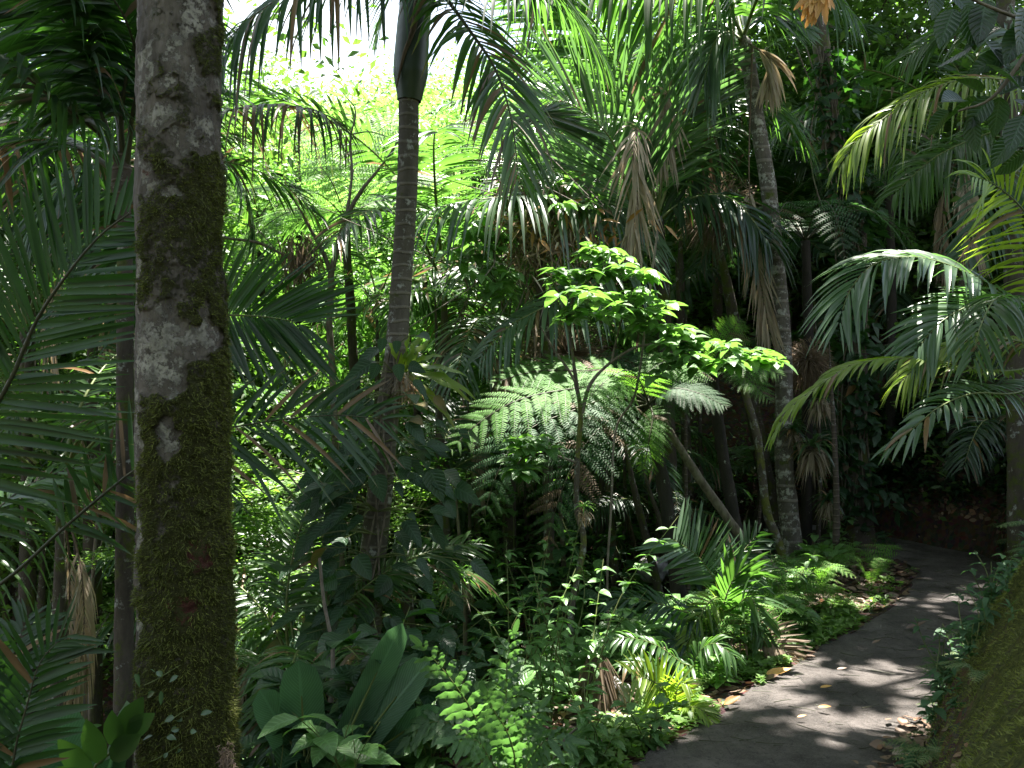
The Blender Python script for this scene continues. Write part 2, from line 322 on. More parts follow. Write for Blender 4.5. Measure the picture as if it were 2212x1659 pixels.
M['rock'] = plainmat('pale_rock', (.13, .12, .12), (.30, .28, .29), .85, 9, .6)
M['leather'] = leafmat('leathery_leaf', (.010, .026, .014), (.018, .04, .022), (.05, .14, .01), rough=.34, spec=.45, tf=.3, veins=9)
M['paddle'] = leafmat('paddle_leaf', (.035, .075, .045), (.06, .12, .07), (.10, .24, .08), rough=.4, spec=.5, veins=34)
M['bfern'] = leafmat('broad_fern_leaf', (.045, .09, .04), (.085, .15, .065), (.12, .28, .05), rough=.45, veins=12)

# ---------------------------------------------------------------- ground material
def ground_material():
    m, nt, out, N, K = nodes('forest_soil')
    tc = N('ShaderNodeTexCoord'); V = tc.outputs['Object']
    def noi(s, d=8, r=.65):
        n = N('ShaderNodeTexNoise'); n.inputs['Scale'].default_value = s; n.inputs['Detail'].default_value = d; n.inputs['Roughness'].default_value = r; K(V, n.inputs['Vector']); return n.outputs[0]
    vo = N('ShaderNodeTexVoronoi'); vo.inputs['Scale'].default_value = 22; K(V, vo.inputs['Vector'])
    soil = ramp(N, K, noi(9), [(.3, (.018, .012, .009)), (.55, (.05, .034, .024)), (.75, (.10, .07, .05))])
    lit = mixc(N, K, .35, soil, mixc(N, K, 1., vo.outputs['Color'], (.16, .10, .07), 'MULTIPLY'))
    at = N('ShaderNodeAttribute'); at.attribute_name = 'tint'; sp = N('ShaderNodeSeparateXYZ'); K(at.outputs['Vector'], sp.inputs[0])
    ad = N('ShaderNodeMath'); ad.operation = 'ADD'; K(sp.outputs[0], ad.inputs[0]); K(noi(6), ad.inputs[1])
    mr = N('ShaderNodeMapRange'); K(ad.outputs[0], mr.inputs[0]); mr.inputs[1].default_value = .95; mr.inputs[2].default_value = 1.15
    moss = ramp(N, K, noi(60), [(.3, (.012, .016, .003)), (.6, (.075, .082, .014)), (.8, (.15, .15, .025))])
    col = mixc(N, K, mr.outputs[0], lit, moss)
    pb = N('ShaderNodeBsdfPrincipled'); K(col, pb.inputs['Base Color']); pb.inputs['Roughness'].default_value = .9; pb.inputs['Specular IOR Level'].default_value = .2
    bp = N('ShaderNodeBump'); bp.inputs['Strength'].default_value = 1; bp.inputs['Distance'].default_value = .04; K(noi(30), bp.inputs['Height']); K(bp.outputs[0], pb.inputs['Normal'])
    K(pb.outputs[0], out.inputs[0]); return m
def path_material():
    m, nt, out, N, K = nodes('worn_concrete')
    tc = N('ShaderNodeTexCoord'); V = tc.outputs['Object']
    def noi(s, d=8, r=.65, st=(1, 1, 1)):
        mp = N('ShaderNodeMapping'); mp.inputs['Scale'].default_value = st; mp.inputs['Rotation'].default_value = (0, 0, -.7); K(V, mp.inputs[0])
        n = N('ShaderNodeTexNoise'); n.inputs['Scale'].default_value = s; n.inputs['Detail'].default_value = d; n.inputs['Roughness'].default_value = r; K(mp.outputs[0], n.inputs['Vector']); return n.outputs[0]
    col = ramp(N, K, noi(3.2, 10, .7), [(.36, (.048, .039, .034)), (.5, (.112, .094, .084)), (.64, (.19, .164, .15))])
    sp = N('ShaderNodeMapRange'); K(noi(34, 6, .85), sp.inputs[0]); sp.inputs[1].default_value = .52; sp.inputs[2].default_value = .62
    col = mixc(N, K, sp.outputs[0], col, (.05, .042, .036))
    sp2 = N('ShaderNodeMapRange'); K(noi(110, 3, .7), sp2.inputs[0]); sp2.inputs[1].default_value = .5; sp2.inputs[2].default_value = .75
    col = mixc(N, K, sp2.outputs[0], col, (.16, .145, .14))
    cr = N('ShaderNodeMapRange'); K(noi(4, 6, .6, (6, .6, 1)), cr.inputs[0]); cr.inputs[1].default_value = .62; cr.inputs[2].default_value = .70
    col = mixc(N, K, cr.outputs[0], col, (.03, .026, .022))
    pb = N('ShaderNodeBsdfPrincipled'); K(col, pb.inputs['Base Color']); pb.inputs['Roughness'].default_value = .7; pb.inputs['Specular IOR Level'].default_value = .4
    ad = N('ShaderNodeMath'); ad.operation = 'ADD'; K(noi(18, 9, .75), ad.inputs[0]); K(noi(90, 4, .8), ad.inputs[1])
    bp = N('ShaderNodeBump'); bp.inputs['Strength'].default_value = 1.; bp.inputs['Distance'].default_value = .035; K(ad.outputs[0], bp.inputs['Height']); K(bp.outputs[0], pb.inputs['Normal'])
    K(pb.outputs[0], out.inputs[0]); return m

def grid_axis(segs):
    return np.concatenate([np.arange(a, b, s) for a, b, s in segs] + [[segs[-1][1]]])
def make_ground():
    xs = grid_axis([(-90, -12, 3), (-12, -3, .35), (-3, 6.5, .06), (6.5, 14, .3), (14, 92, 3)]); ys = grid_axis([(-30, 1, 1.5), (1, 12, .07), (12, 20, .35), (20, 120, 3)])
    X, Y = np.meshgrid(xs, ys); Z = ground(X, Y)
    inside = (poly_sd(X, Y, LE) > -.0) & (poly_sd(X, Y, RE) < 0)
    Z = np.where(inside, -.05, Z); Z += .012 * np.sin(X * 31 + 2 * np.sin(Y * 23)) * np.sin(Y * 27 + X * 9) * (~inside)
    g = Geo(); nx = len(xs); i = np.arange(len(ys) - 1)[:, None] * nx; j = np.arange(nx - 1)[None]
    moss = sstep(.0, .3, poly_sd(X, Y, RE)) * .68 * sstep(9.5, 6.5, Y) + .2 * sstep(-.3, .0, -poly_sd(X, Y, LE)) * 0
    g.add(np.stack([X, Y, Z], -1), np.stack([i + j, i + j + 1, i + nx + j + 1, i + nx + j], -1).reshape(-1, 4), 0, moss.ravel(), 0)
    g.build('ground', ground_material(), kind='structure')
def make_path():
    n = 200
    def rs(p):
        q = np.column_stack([p, np.zeros(len(p))]); return catmull(q, n)
    a, b = rs(LE), rs(RE); g = Geo(); m = 16
    t = np.linspace(0, 1, m); V = a[:, None] * (1 - t[None, :, None]) + b[:, None] * t[None, :, None]
    ex = np.array([mn.noise(Vector((p[0] * 4, p[1] * 4, 0))) for p in a]); ex2 = np.array([mn.noise(Vector((p[0] * 4, p[1] * 4, 5))) for p in b])
    V[:, 0, 0] -= .05 + .05 * ex; V[:, -1, 0] += .12 + .08 * ex2
    V[..., 2] = np.array([[.008 + .012 * mn.noise(Vector((p[0] * 1.5, p[1] * 1.5, 1))) for p in r] for r in V])
    V[:, 0, 2] -= .012
    low = V.copy()[:, 0]; low[:, 2] = -.12
    i = np.arange(n - 1)[:, None] * m; j = np.arange(m - 1)[None]
    g.add(V, np.stack([i + j, i + j + 1, i + m + j + 1, i + m + j], -1).reshape(-1, 4))
    W2 = np.stack([low, V[:, 0]], 1); i = np.arange(n - 1) * 2
    g.add(W2, np.stack([i, i + 1, i + 3, i + 2], -1))
    g.build('path', path_material(), kind='structure')
make_ground(); make_path()

# ---------------------------------------------------------------- helpers for whole plants
def trunk_pts(pts, ext=True):
    """picture-traced trunk [(x, y, depth)], carried down into the ground"""
    p = [P(*q) for q in pts]
    if ext:
        d = unit(p[-1] - p[-2]); z = gz(p[-1][0], p[-1][1])
        if p[-1][2] > z:
            k = (p[-1][2] - z + .1) / max(.35, -d[2]); k = min(k, 3.); e = p[-1] + d * k; e[2] = z - .12; p.append(e)
    return np.array(p)
def base_of(p): b = p[-1].copy(); b[2] = gz(b[0], b[1]); return b

# lit places in the photograph: canopy leaves that would stand in the sun's way to them are left out
LIT = []
for x, y, Y, r in [(970, 480, 7.3, .6), (1120, 720, 7.4, .4), (1250, 330, 8.2, .8), (1300, 600, 6.25, .75), (1430, 690, 6.25, .5), (1570, 760, 6.2, .6), (1120, 880, 7, .7), (1250, 850, 7, .6), (1010, 930, 6.8, .4), (1530, 1240, 6.4, .55), (1480, 1360, 6, .35), (1410, 1480, 4.9, .3), (1650, 1440, 5.7, .35), (1540, 1535, 5, .16),
                    (1800, 1310, 7.4, .3), (1740, 1370, 6.7, .25), (1880, 1250, 8.2, .2), (1692, 1050, 9, .3), (1270, 120, 9, 1.3), (1380, 330, 9, 1.), (1560, 120, 9, .5), (1100, 480, 9, .8), (2000, 600, 5.3, .38), (1780, 820, 5.2, .25), (1870, 260, 6.5, .3), (1950, 1280, 7.3, .1),
                    (580, 1090, 6.3, .7), (590, 1300, 6.3, .6), (930, 1040, 7.2, .5), (220, 1100, 7, .4), (960, 1440, 3.95, .28), (1110, 1530, 3.8, .28), (1270, 1370, 5.1, .4), (2060, 1262, 7.4, .1), (2030, 1295, 7., .08), (2085, 1240, 7.8, .07), (2000, 1350, 6.1, .06),
                    (1690, 1530, 4.5, .03), (1600, 1640, 4.15, .05), (1090, 1110, 8.5, .3), (1160, 420, 11, 1.), (980, 250, 10, .8), (820, 560, 9, .6), (880, 800, 5.9, .12), (1090, 740, 8, .5), (940, 980, 5.8, .1), (640, 700, 6, .2), (1230, 1100, 5, .1), (1660, 700, 8.8, .1), (2100, 880, 5, .2)]:
    LIT.append((P(x, y, Y), r))
LC = np.array([l[0] for l in LIT]); LR = np.array([l[1] for l in LIT])
def shades(pos, pad=.07):
    d = pos[:, None] - LC[None]; al = d @ SUN; perp = np.linalg.norm(d - al[..., None] * SUN, axis=2)
    return ((perp < LR[None] + pad) & (al > 0)).any(1)
def canopy_crown(g, cen, R, n, L=.26, cl=26, gap=True):
    cc = unit(rng.normal(0, 1, (cl, 3))) * rng.random((cl, 1)) ** .45 * R + cen
    which = rng.integers(0, cl, n); pos = cc[which] + rng.normal(0, 1, (n, 3)) * A(.26, .26, .16) * np.mean(R)
    if gap: pos = pos[~shades(pos)]; pos = pos[rng.random(len(pos)) < np.maximum(np.interp(pos[:, 1], [9.5, 12], [1, .35]), np.interp(pos[:, 0], [1.5, 3.5], [0, .95]))]
    m = len(pos); D = unit(rng.normal(0, 1, (m, 3)) * A(1, 1, .4)); U = unit(UPZ * .8 + rng.normal(0, .5, (m, 3))); Ls = L * rng.uniform(.7, 1.3, m)
    blades(g, pos, D, U, Ls, Ls * .27, .25, .2, 'oval', 2, 0)
    return cc

# ================================================================ 1. the big mossy trunk on the left
def big_trunk():
    axis = [P(x, y, 3.2) for x, y in ((392, -260), (391, 0), (386, 300), (385, 500), (391, 700), (393, 830), (392, 1000), (397, 1300), (401, 1659), (405, 1960))]
    hw = np.array([84, 84, 86, 86, 88, 92, 91, 95, 98, 112]) / F * 3.2
    root = thing('mossy_tree', 'thick mossy tree trunk with pale lichen patches, nearest tree in the picture', 'tree', tuple(base_of(np.array(axis))))
    n, s = 760, 200
    c = catmull(axis, n); zz = np.array([a[2] for a in axis]); r = np.interp(-c[:, 2], -zz, hw)
    a = np.linspace(0, 2 * PI, s, endpoint=False); ca, sa = np.cos(a), np.sin(a)
    V = np.empty((n, s, 3)); pat = np.zeros((n, s, 3))
    spots_p = [(375, 735, 62, 60), (355, 790, 40, 45), (400, 800, 28, 40), (430, 745, 45, 40), (400, 940, 18, 38), (430, 60, 30, 45), (405, 130, 28, 40), (350, 150, 22, 40), (440, 190, 22, 45), (375, 280, 25, 40), (420, 330, 20, 30), (340, 210, 20, 60), (455, 300, 14, 60), (322, 900, 16, 130), (318, 620, 12, 90), (322, 1150, 14, 110), (318, 1330, 12, 70), (395, 200, 14, 30), (450, 50, 18, 50), (400, 430, 16, 24), (345, 400, 14, 40), (460, 720, 10, 60)]
    spots_r = [(442, 1160, 20, 40), (432, 1290, 34, 34), (455, 1190, 14, 30), (345, 385, 8, 14)]
    for i in range(n):
        for j in range(s):
            p = Vector((ca[j] * .16, sa[j] * .16, c[i, 2]))
            d = mn.noise(p * 5) * .009 + mn.noise(p * 17) * .004 + abs(mn.noise(Vector((p.x * 34, p.y * 34, p.z * 9)))) * .007 + mn.noise(p * 48) * .0025
            rr = r[i] + d
            V[i, j] = (c[i, 0] + ca[j] * rr, c[i, 1] + sa[j] * rr, c[i, 2])
            x = CX + V[i, j, 0] / 3.2 * F + (0); y = CY - (c[i, 2] - HC) / 3.2 * F
            x0_ = x; x = x + 26 * mn.noise(p * 13) + 10 * mn.noise(p * 40); y = y + 34 * mn.noise(p * 11 + Vector((7, 0, 0)))
            hgt = mn.noise(Vector((p.x * 9 + 3, p.y * 9, p.z * 3.4))) * .5 + mn.noise(Vector((p.x * 22 + 3, p.y * 22, p.z * 14))) * .28
            mo = .34 + .48 * min(1, max(0, (y - 150) / 900)) + hgt + .25 * (x - 390) / 90 * (sa[j] < 0)
            if x < 330: mo -= .42
            pat[i, j, 1] = mo
            if sa[j] < .25:
                pp = sum(max(0, 1 - ((x - q[0]) / q[2] / 1.25) ** 2 - ((y - q[1]) / q[3] / 1.25) ** 2) for q in spots_p if abs(y - q[1]) < q[3] * 1.3)
                pat[i, j, 0] = min(1, pp * 1.0) * .6 + .4 * hgt; pat[i, j, 2] = min(1, sum(max(0, 1 - ((x - q[0]) / q[2] / 1.2) ** 2 - ((y - q[1]) / q[3] / 1.2) ** 2) for q in spots_r) * 1.) * .55 + .3 * hgt
                if pp > .15: pat[i, j, 1] = min(mo, .1)
            else: pat[i, j, 0] = .25 * hgt + .1
    tuft = np.array([[max(0, .5 + mn.noise(Vector((ca[j] * 4.5, sa[j] * 4.5, c[i, 2] * 26))) * .8 + mn.noise(Vector((ca[j] * 10, sa[j] * 10, c[i, 2] * 60))) * .5) for j in range(s)] for i in range(n)])
    moss = pat[..., 1]; V = V + (np.stack([ca, sa, 0 * ca], 1)[None]) * ((moss > .35) * tuft * .009)[..., None]; V2 = V + (np.stack([ca, sa, 0 * ca], 1)[None]) * (np.clip(moss - .3, 0, .5) * .018)[..., None]
    g = Geo(); i = np.arange(n - 1)[:, None] * s; j = np.arange(s)[None]; k = (j + 1) % s
    g.add(V2, np.stack([i + j, i + k, i + s + k, i + s + j], -1).reshape(-1, 4)[:, ::-1])
    t = g.build('trunk', M['barkt'], root)
    at = t.data.attributes.new('patch', 'FLOAT_VECTOR', 'POINT'); at.data.foreach_set('vector', pat.astype(np.float32).ravel())
    # moss as small upright blades where the moss grows
    g = Geo(); N = 170000; ii = rng.integers(0, n - 2, N); jj = rng.integers(0, s, N)
    keep = (moss[ii, jj] + rng.normal(0, .12, N) > .5) & (pat[ii, jj, 2] < .45) & (np.sin(a[jj]) < .35); ii, jj = ii[keep], jj[keep]; m = len(ii)
    nr = np.stack([ca[jj], sa[jj], np.zeros(m)], 1); B = V2[ii, jj] + rng.normal(0, .003, (m, 3)) * A(1, 1, 1) - nr * .002
    blades(g, B, nr + rng.normal(0, .7, (m, 3)) + UPZ * .1, unit(rng.normal(0, 1, (m, 3)) + UPZ), rng.uniform(.007, .024, m) * (.5 + .9 * tuft[ii, jj]), rng.uniform(.0015, .003, m), .2, .1, 'strap', 1, 0, np.clip(moss[ii, jj] * .6 + rng.normal(0, .25, m), 0, 1))
    g.build('moss', M['moss'], root)
    # small creeper shoots with pale leaves
    for cx, cy, cn in ((345, 1462, 8), (372, 1550, 6), (350, 1630, 5)):
        g = Geo(); b = P(cx, cy, 3.03); q = b + A(.0, -.03, 0)
        tube(g, [b + A(-.07, .02, -.04), q, b + A(.07, 0, .04)], [.002, .0015], 5, mat=1)
        B = q + rng.normal(0, 1, (cn, 3)) * A(.05, .012, .03); D = unit(rng.normal(0, 1, (cn, 3)) * A(1, .5, .7))
        blades(g, B, D, unit(A(0, -1, .6) + rng.normal(0, .3, (cn, 3))), rng.uniform(.025, .05, cn), rng.uniform(.007, .012, cn), .3, .3, 'oval', 5)
        g.build('creeper_shoot', [M['palmg'], M['stem']], root)
    g = Geo(); B = P(490, 1640, 3.07) + np.clip(rng.normal(0, 1, (260, 3)), -1.8, 1.8) * A(.014, .008, .028); blades(g, B, unit(rng.normal(0, 1, (260, 3)) + A(.2, -.8, -.2)), A(.3, -.5, .8), .02, .0016, .3, 0, 'strap', 2); g.build('orange_lichen', M['litter'], root)
    # crown overhead, out of view, spread wide to shade the foreground
    top = P(392, -260, 3.2)
    g = Geo(); tube(g, [top - A(0, 0, .3), top + A(.2, .5, 3), top + A(.1, 1.2, 6)], [.135, .11, .07], 12, mat=0, rough=.03)
    for k in range(7):
        e = top + A(rng.uniform(-3, 3), rng.uniform(0, 5), rng.uniform(4, 6.5)); tube(g, [top + A(.1, .6, 2.2 + k * .5), (top + e) / 2 + A(0, 0, 1.4), e], [.05, .03, .012], 6)
    g.build('limbs', M['bark'], root)
    g = Geo(); canopy_crown(g, top + A(.3, 1.2, 6.8), A(5.4, 7.5, 1.6), 17000, cl=44); g.build('crown', M['canopy'], root)
big_trunk()

# ================================================================ palms traced from the photograph
def fr(root, pts, mat='palm', kind='frond', stem='stem', label=None, **kw):
    g = Geo(); pp = np.array([P(*q) if len(q) == 3 else q[:3] for q in pts])
    (fern if kind == 'fern' else frond)(g, pp, **kw)
    o = g.build('frond', [M[mat], M[stem]], root)
    if label: o['label'] = label
    return o
CAM = A(0, -1, .15)
def add_trunk(root, pts, rad, mat, sides=24, rough=.04, n=120, name='trunk', ext=True, rings=0):
    p = trunk_pts(pts, ext) if len(np.shape(pts)) and len(pts[0]) == 3 and not isinstance(pts, np.ndarray) else pts
    g = Geo(); tube(g, p, np.array(rad), sides, n, rough=rough, seed=int(abs(p[0][0]) * 100))
    return g.build(name, M[mat], root)

# --- left palm with brown stem (behind the mossy tree)
pts = [(266, 420, 4.6), (270, 600, 4.6), (270, 1000, 4.6), (268, 1300, 4.6), (266, 1600, 4.6)]
tp = trunk_pts(pts)
L1 = thing('palm_tree', 'slim brown palm stem just behind the mossy tree, grey leaf stalks on top', 'palm tree', tuple(base_of(tp)))
add_trunk(L1, pts, [.036, .043, .045, .05, .055], 'bark')
g = Geo(); tube(g, [P(268, 440, 4.6), P(266, 400, 4.6), P(264, 370, 4.6), P(262, 330, 4.58)], [.04, .06, .05, .03], 16, 24, rough=.06); g.build('crownshaft', M['barkb'], L1)
for q, up, kw in [
    ([(266, 380, 4.6), (225, 300, 4.5), (120, 215, 4.3), (0, 125, 4.1), (-140, 70, 3.9)], A(-.3, -.6, .7), dict(LL=.75, n=52, W=.019, droop=.5)),
    ([(262, 370, 4.6), (215, 230, 4.5), (180, 120, 4.4), (110, 10, 4.3), (10, -80, 4.2)], A(-.5, -.8, .3), dict(LL=.7, n=52, W=.018, droop=.55)),
    ([(268, 365, 4.6), (262, 250, 4.5), (285, 120, 4.4), (330, -10, 4.3), (420, -90, 4.2)], A(.1, -1, .2), dict(LL=.62, n=50, W=.018, droop=.5)),
    ([(272, 370, 4.6), (285, 260, 4.5), (300, 150, 4.4), (260, 20, 4.2), (180, -60, 4.1)], A(-.2, -1, .1), dict(LL=.62, n=46, W=.017, droop=.5)),
    ([(262, 385, 4.6), (190, 330, 4.7), (90, 300, 4.8), (-20, 330, 4.9), (-120, 420, 5)], A(0, -.3, 1), dict(LL=.6, n=46, W=.017, droop=.75, deadp=.15)),
    ([(266, 360, 4.6), (240, 200, 4.9), (150, 60, 5.1), (30, -30, 5.3)], A(-.2, -.7, .6), dict(LL=.7, n=48, W=.02, droop=.5)),
]:
    fr(L1, q, 'palmd', up=up, t0=.25, r0=.017, stem='stemd', **kw)

# --- low left palm whose great fronds cross behind the mossy trunk
b = A(-3.3, 4.1, 0); b[2] = gz(b[0], b[1])
L2 = thing('young_palm', 'stemless palm at the left edge with huge dark feather fronds crossing behind the mossy trunk', 'palm tree', tuple(b))
g = Geo(); tube(g, [b - A(0, 0, .1), b + A(.05, 0, .5), b + A(.15, 0, .95)], [.13, .11, .08], 14, 16, rough=.1); g.build('trunk', M['fibre'], L2)
fr(L2, [(-380, 1350, 4.1), (-180, 1120, 4.0), (0, 862, 3.9), (75, 700, 3.85), (140, 600, 3.8), (205, 520, 3.8), (265, 470, 3.8), (330, 435, 3.8)], 'palmd', up=A(.05, -1, .1), n=62, LL=.66, W=.016, deadp=0, tipdead=.02, a0=62, a1=38, t0=.2, droop=.04, r0=.02, stem='stemd', jit=2, lift=4)
fr(L2, [(-380, 1380, 4.1), (-150, 1330, 4.1), (0, 1262, 4.1), (150, 1130, 4.15), (297, 1011, 4.2), (400, 955, 4.25), (486, 927, 4.3), (620, 905, 4.4), (740, 897, 4.5), (850, 910, 4.6)], 'palmd', up=A(.05, -1, .25), n=38, LL=.5, W=.014, a0=58, a1=36, t0=.42, droop=.22, r0=.011, stem='stemd', deadp=.16, tipdead=.35, jit=6)
fr(L2, [(-380, 1350, 4.1), (-120, 1200, 4.5), (60, 1050, 4.8), (230, 1000, 5.), (330, 1040, 5.1)], 'palm', up=A(0, -.4, 1), n=50, LL=.55, W=.018, a0=62, a1=38, droop=.8, stem='stemd', deadp=.14, label='frond with hanging yellow-green leaflets')

# --- palm frond group right of the mossy trunk (base hidden behind it)
b = P(400, 1100, 5.4); b[2] = gz(b[0], b[1])
L3 = thing('palm_tree', 'palm hidden behind the mossy trunk, its striped fan reaching right', 'palm tree', tuple(b))
tb = [P(400, 700, 5.4), P(402, 900, 5.4), b - A(0, 0, .1)]
add_trunk(L3, np.array(tb), [.06, .07, .09], 'barkb', n=30)
fr(L3, [(395, 720, 5.4), (430, 695, 5.2), (475, 682, 5.1), (540, 682, 5.), (600, 688, 4.95), (655, 700, 4.9)], 'palmd', up=CAM, n=40, LL=.6, W=.017, a0=62, a1=22, t0=.1, droop=.08, r0=.012, stem='stem', jit=2, lmin=.8)
fr(L3, [(395, 720, 5.4), (340, 640, 5.5), (250, 600, 5.6), (140, 640, 5.7)], 'palmd', up=A(0, -.5, .8), n=40, LL=.6, W=.02, droop=.5)
fr(L3, [(395, 720, 5.4), (350, 560, 5.3), (300, 450, 5.2), (200, 400, 5.1)], 'palmd', up=A(-.4, -.8, .3), n=40, LL=.6, W=.02, droop=.4)

# --- the central ringed palm
pts = [(883, 210, 6), (882, 330, 6), (876, 470, 6), (866, 620, 6), (855, 760, 5.97), (836, 900, 5.92), (822, 1050, 5.88), (806, 1200, 5.8), (790, 1400, 5.7), (778, 1600, 5.6)]
tp = trunk_pts(pts)
P1 = thing('palm_tree', 'tall central palm with ringed trunk and swollen dark green crownshaft, foot leaning left', 'palm tree', tuple(base_of(tp)))
add_trunk(P1, pts, [.068, .070, .070, .072, .077, .083, .088, .092, .098, .103], 'barkp', sides=28, rough=.018, n=260)
g = Geo(); tube(g, [P(x, y, 6) for x, y in ((884, 218), (886, 190), (888, 130), (893, 60), (899, 0), (905, -60), (912, -130))], [.08, .118, .114, .11, .105, .09, .05], 28, 60, rough=.01); g.build('crownshaft', M['shaft'], P1)
g = Geo(); tube(g, [P(905, -10, 5.9), P(893, 60, 5.88), P(872, 120, 5.88), P(856, 190, 5.9)], [.03, .02, .012, .004], 8, 20, rough=.1); g.build('dry_sheath', M['fibre'], P1)
for q, up, m_, kw in [
    ([(905, -60, 6), (950, -20, 5.8), (1010, 60, 5.6), (1070, 150, 5.5), (1105, 260, 5.4), (1122, 400, 5.4)], A(.45, -.75, .45), 'palm', dict(LL=.52, n=54, W=.017, droop=.5, a0=70, a1=30, deadp=.14, tipdead=.45)),
    ([(905, -70, 6), (860, -90, 5.7), (760, -60, 5.5), (640, -20, 5.3), (540, 40, 5.2), (470, 110, 5.1)], A(-.2, -.5, .8), 'palmd', dict(LL=.6, n=50, W=.018, droop=.85, a0=72, a1=35, deadp=.08, tipdead=.3)),
    ([(915, -70, 6), (980, -120, 6.3), (1080, -90, 6.6), (1200, -10, 6.9), (1300, 120, 7.1)], A(.1, -.4, .9), 'palm', dict(LL=.7, n=54, W=.019, droop=.6, a0=72, a1=35)),
    ([(905, -70, 6), (870, -60, 6.5), (835, 10, 6.8), (815, 80, 7.0)], A(-.2, -.8, .6), 'palm', dict(LL=.42, n=36, W=.015, droop=.35, a0=72, a1=35)),
    ([(915, -60, 6), (980, -60, 5.6), (1080, -70, 5.2), (1180, -30, 5)], A(.1, -.4, 1), 'palmd', dict(LL=.6, n=44, W=.018, droop=.6, a0=72, a1=35)),
]:
    fr(P1, q, m_, up=up, t0=.12, r0=.018, stem='stemd', **kw)
L4 = thing('palm_tree', 'palm behind the mossy trunk with one half withered frond arching right against the bright gap', 'palm tree', (-3.0, 8.0, gz(-3, 8)))
b = np.array(L4.location); add_trunk(L4, np.array([P(330, 330, 6.6), P(340, 700, 6.8), b - A(0, 0, .1)]), [.07, .08, .1], 'barkb', n=30)
fr(L4, [(330, 330, 6.6), (400, 270, 6.4), (475, 243, 6.2), (580, 226, 6.1), (668, 236, 6.), (725, 262, 6.), (757, 305, 6.)], 'palmd', up=A(0, -.25, 1), n=64, LL=.52, W=.011, a0=74, a1=55, t0=.15, droop=.95, deadp=.45, tipdead=.5, r0=.012, miss=.12, label='half withered frond with thin brown hanging leaflets')
fr(L4, [(330, 330, 6.6), (300, 230, 6.5), (230, 150, 6.4), (140, 140, 6.3)], 'palmd', up=A(0, -.4, 1), n=46, LL=.6, W=.018, droop=.7)
fr(L4, [(330, 330, 6.6), (250, 320, 6.5), (150, 380, 6.4), (60, 500, 6.3)], 'palmd', up=A(0, -.4, 1), n=46, LL=.6, W=.018, droop=.7, deadp=.1)

# --- upper middle palm with great bright fronds
pts = [(1500, 470, 9.6), (1528, 640, 9.6), (1560, 800, 9.6), (1590, 1000, 9.6), (1610, 1200, 9.5)]
pts = [(1418, 470, 9.2), (1432, 640, 9.2), (1440, 850, 9.2), (1448, 1100, 9.2)]
tp = trunk_pts(pts)
P2 = thing('palm_tree', 'leafy palm in the upper middle with broad sunlit fans of bright green leaflets', 'palm tree', tuple(base_of(tp)))
add_trunk(P2, pts, [.07, .075, .08, .09], 'bark')
for q, up, m_, kw in [
    ([(1418, 520, 9.2), (1372, 470, 8.6), (1331, 324, 8.3), (1286, 263, 8.2), (1226, 222, 8.1), (1173, 218, 8.)], CAM, 'palmg', dict(LL=1.2, n=62, W=.019, droop=.12, a0=46, a1=30, both=(1, 1), lmin=.6, jit=2)),
    ([(1418, 470, 9.2), (1440, 330, 9.), (1480, 200, 8.9), (1540, 110, 8.9)], A(.3, -1, .2), 'palmg', dict(LL=.9, n=44, W=.022, droop=.12, a0=50, a1=22)),
    ([(1418, 470, 9.2), (1350, 400, 9.), (1240, 370, 8.8), (1130, 400, 8.6)], A(-.2, -1, .5), 'palmg', dict(LL=.9, n=46, W=.022, droop=.15, a0=55, a1=25)),
    ([(1418, 470, 9.2), (1390, 300, 9.1), (1330, 120, 9), (1240, 0, 8.9), (1130, -70, 8.8)], A(-.4, -1, .2), 'palm', dict(LL=1.2, n=60, W=.028, droop=.2, a0=55, a1=30)),
    ([(1418, 470, 9.2), (1380, 380, 9.4), (1300, 340, 9.6), (1180, 360, 9.8), (1080, 440, 10)], A(-.1, -.5, .9), 'palmg', dict(LL=.9, n=56, W=.024, droop=.75, a0=65, a1=35)),
    ([(1418, 490, 9.2), (1320, 450, 8.5), (1200, 425, 8), (1100, 425, 7.6), (980, 440, 7.4), (885, 470, 7.3)], A(-.1, -.25, 1), 'palmg', dict(LL=.7, n=60, W=.022, droop=.9, a0=68, a1=40)),
    ([(1418, 480, 9.2), (1370, 520, 8.5), (1300, 580, 8), (1200, 650, 7.6), (1100, 705, 7.4), (1035, 775, 7.3)], A(-.1, -.5, .9), 'palmg', dict(LL=.6, n=56, W=.02, droop=.65, a0=68, a1=40)),
    ([(1418, 470, 9.2), (1470, 330, 9.3), (1550, 230, 9.4), (1660, 220, 9.5), (1740, 300, 9.6)], A(.1, -.4, .9), 'palm', dict(LL=.85, n=56, W=.022, droop=.6, a0=65, a1=35)),
    ([(1418, 480, 9.2), (1490, 430, 9.), (1580, 430, 8.8), (1660, 520, 8.6)], A(.1, -.4, .9), 'palmd', dict(LL=.75, n=46, W=.022, droop=.7, a0=65, a1=35)),
    ([(1418, 470, 9.2), (1400, 300, 9.8), (1330, 180, 10.4), (1220, 110, 10.8), (1080, 130, 11)], A(-.3, -.8, .5), 'palm', dict(LL=.9, n=56, W=.024, droop=.4, a0=62, a1=35)),
]:
    fr(P2, q, m_, up=up, t0=.14, r0=.02, **kw)
# dead hanging fronds on it
for q in ([(1400, 330, 8.6), (1378, 280, 8.1), (1368, 340, 7.9), (1375, 430, 7.9), (1365, 520, 7.9)], [(1460, 260, 8.9), (1440, 200, 8.8), (1435, 260, 8.8), (1425, 330, 8.8)]):
    fr(P2, q, 'deadp', up=CAM, n=34, LL=.5, W=.013, a0=30, a1=6, droop=.5, t0=.3, stem='fibre', jit=12, label='withered pale frond hanging straight down')

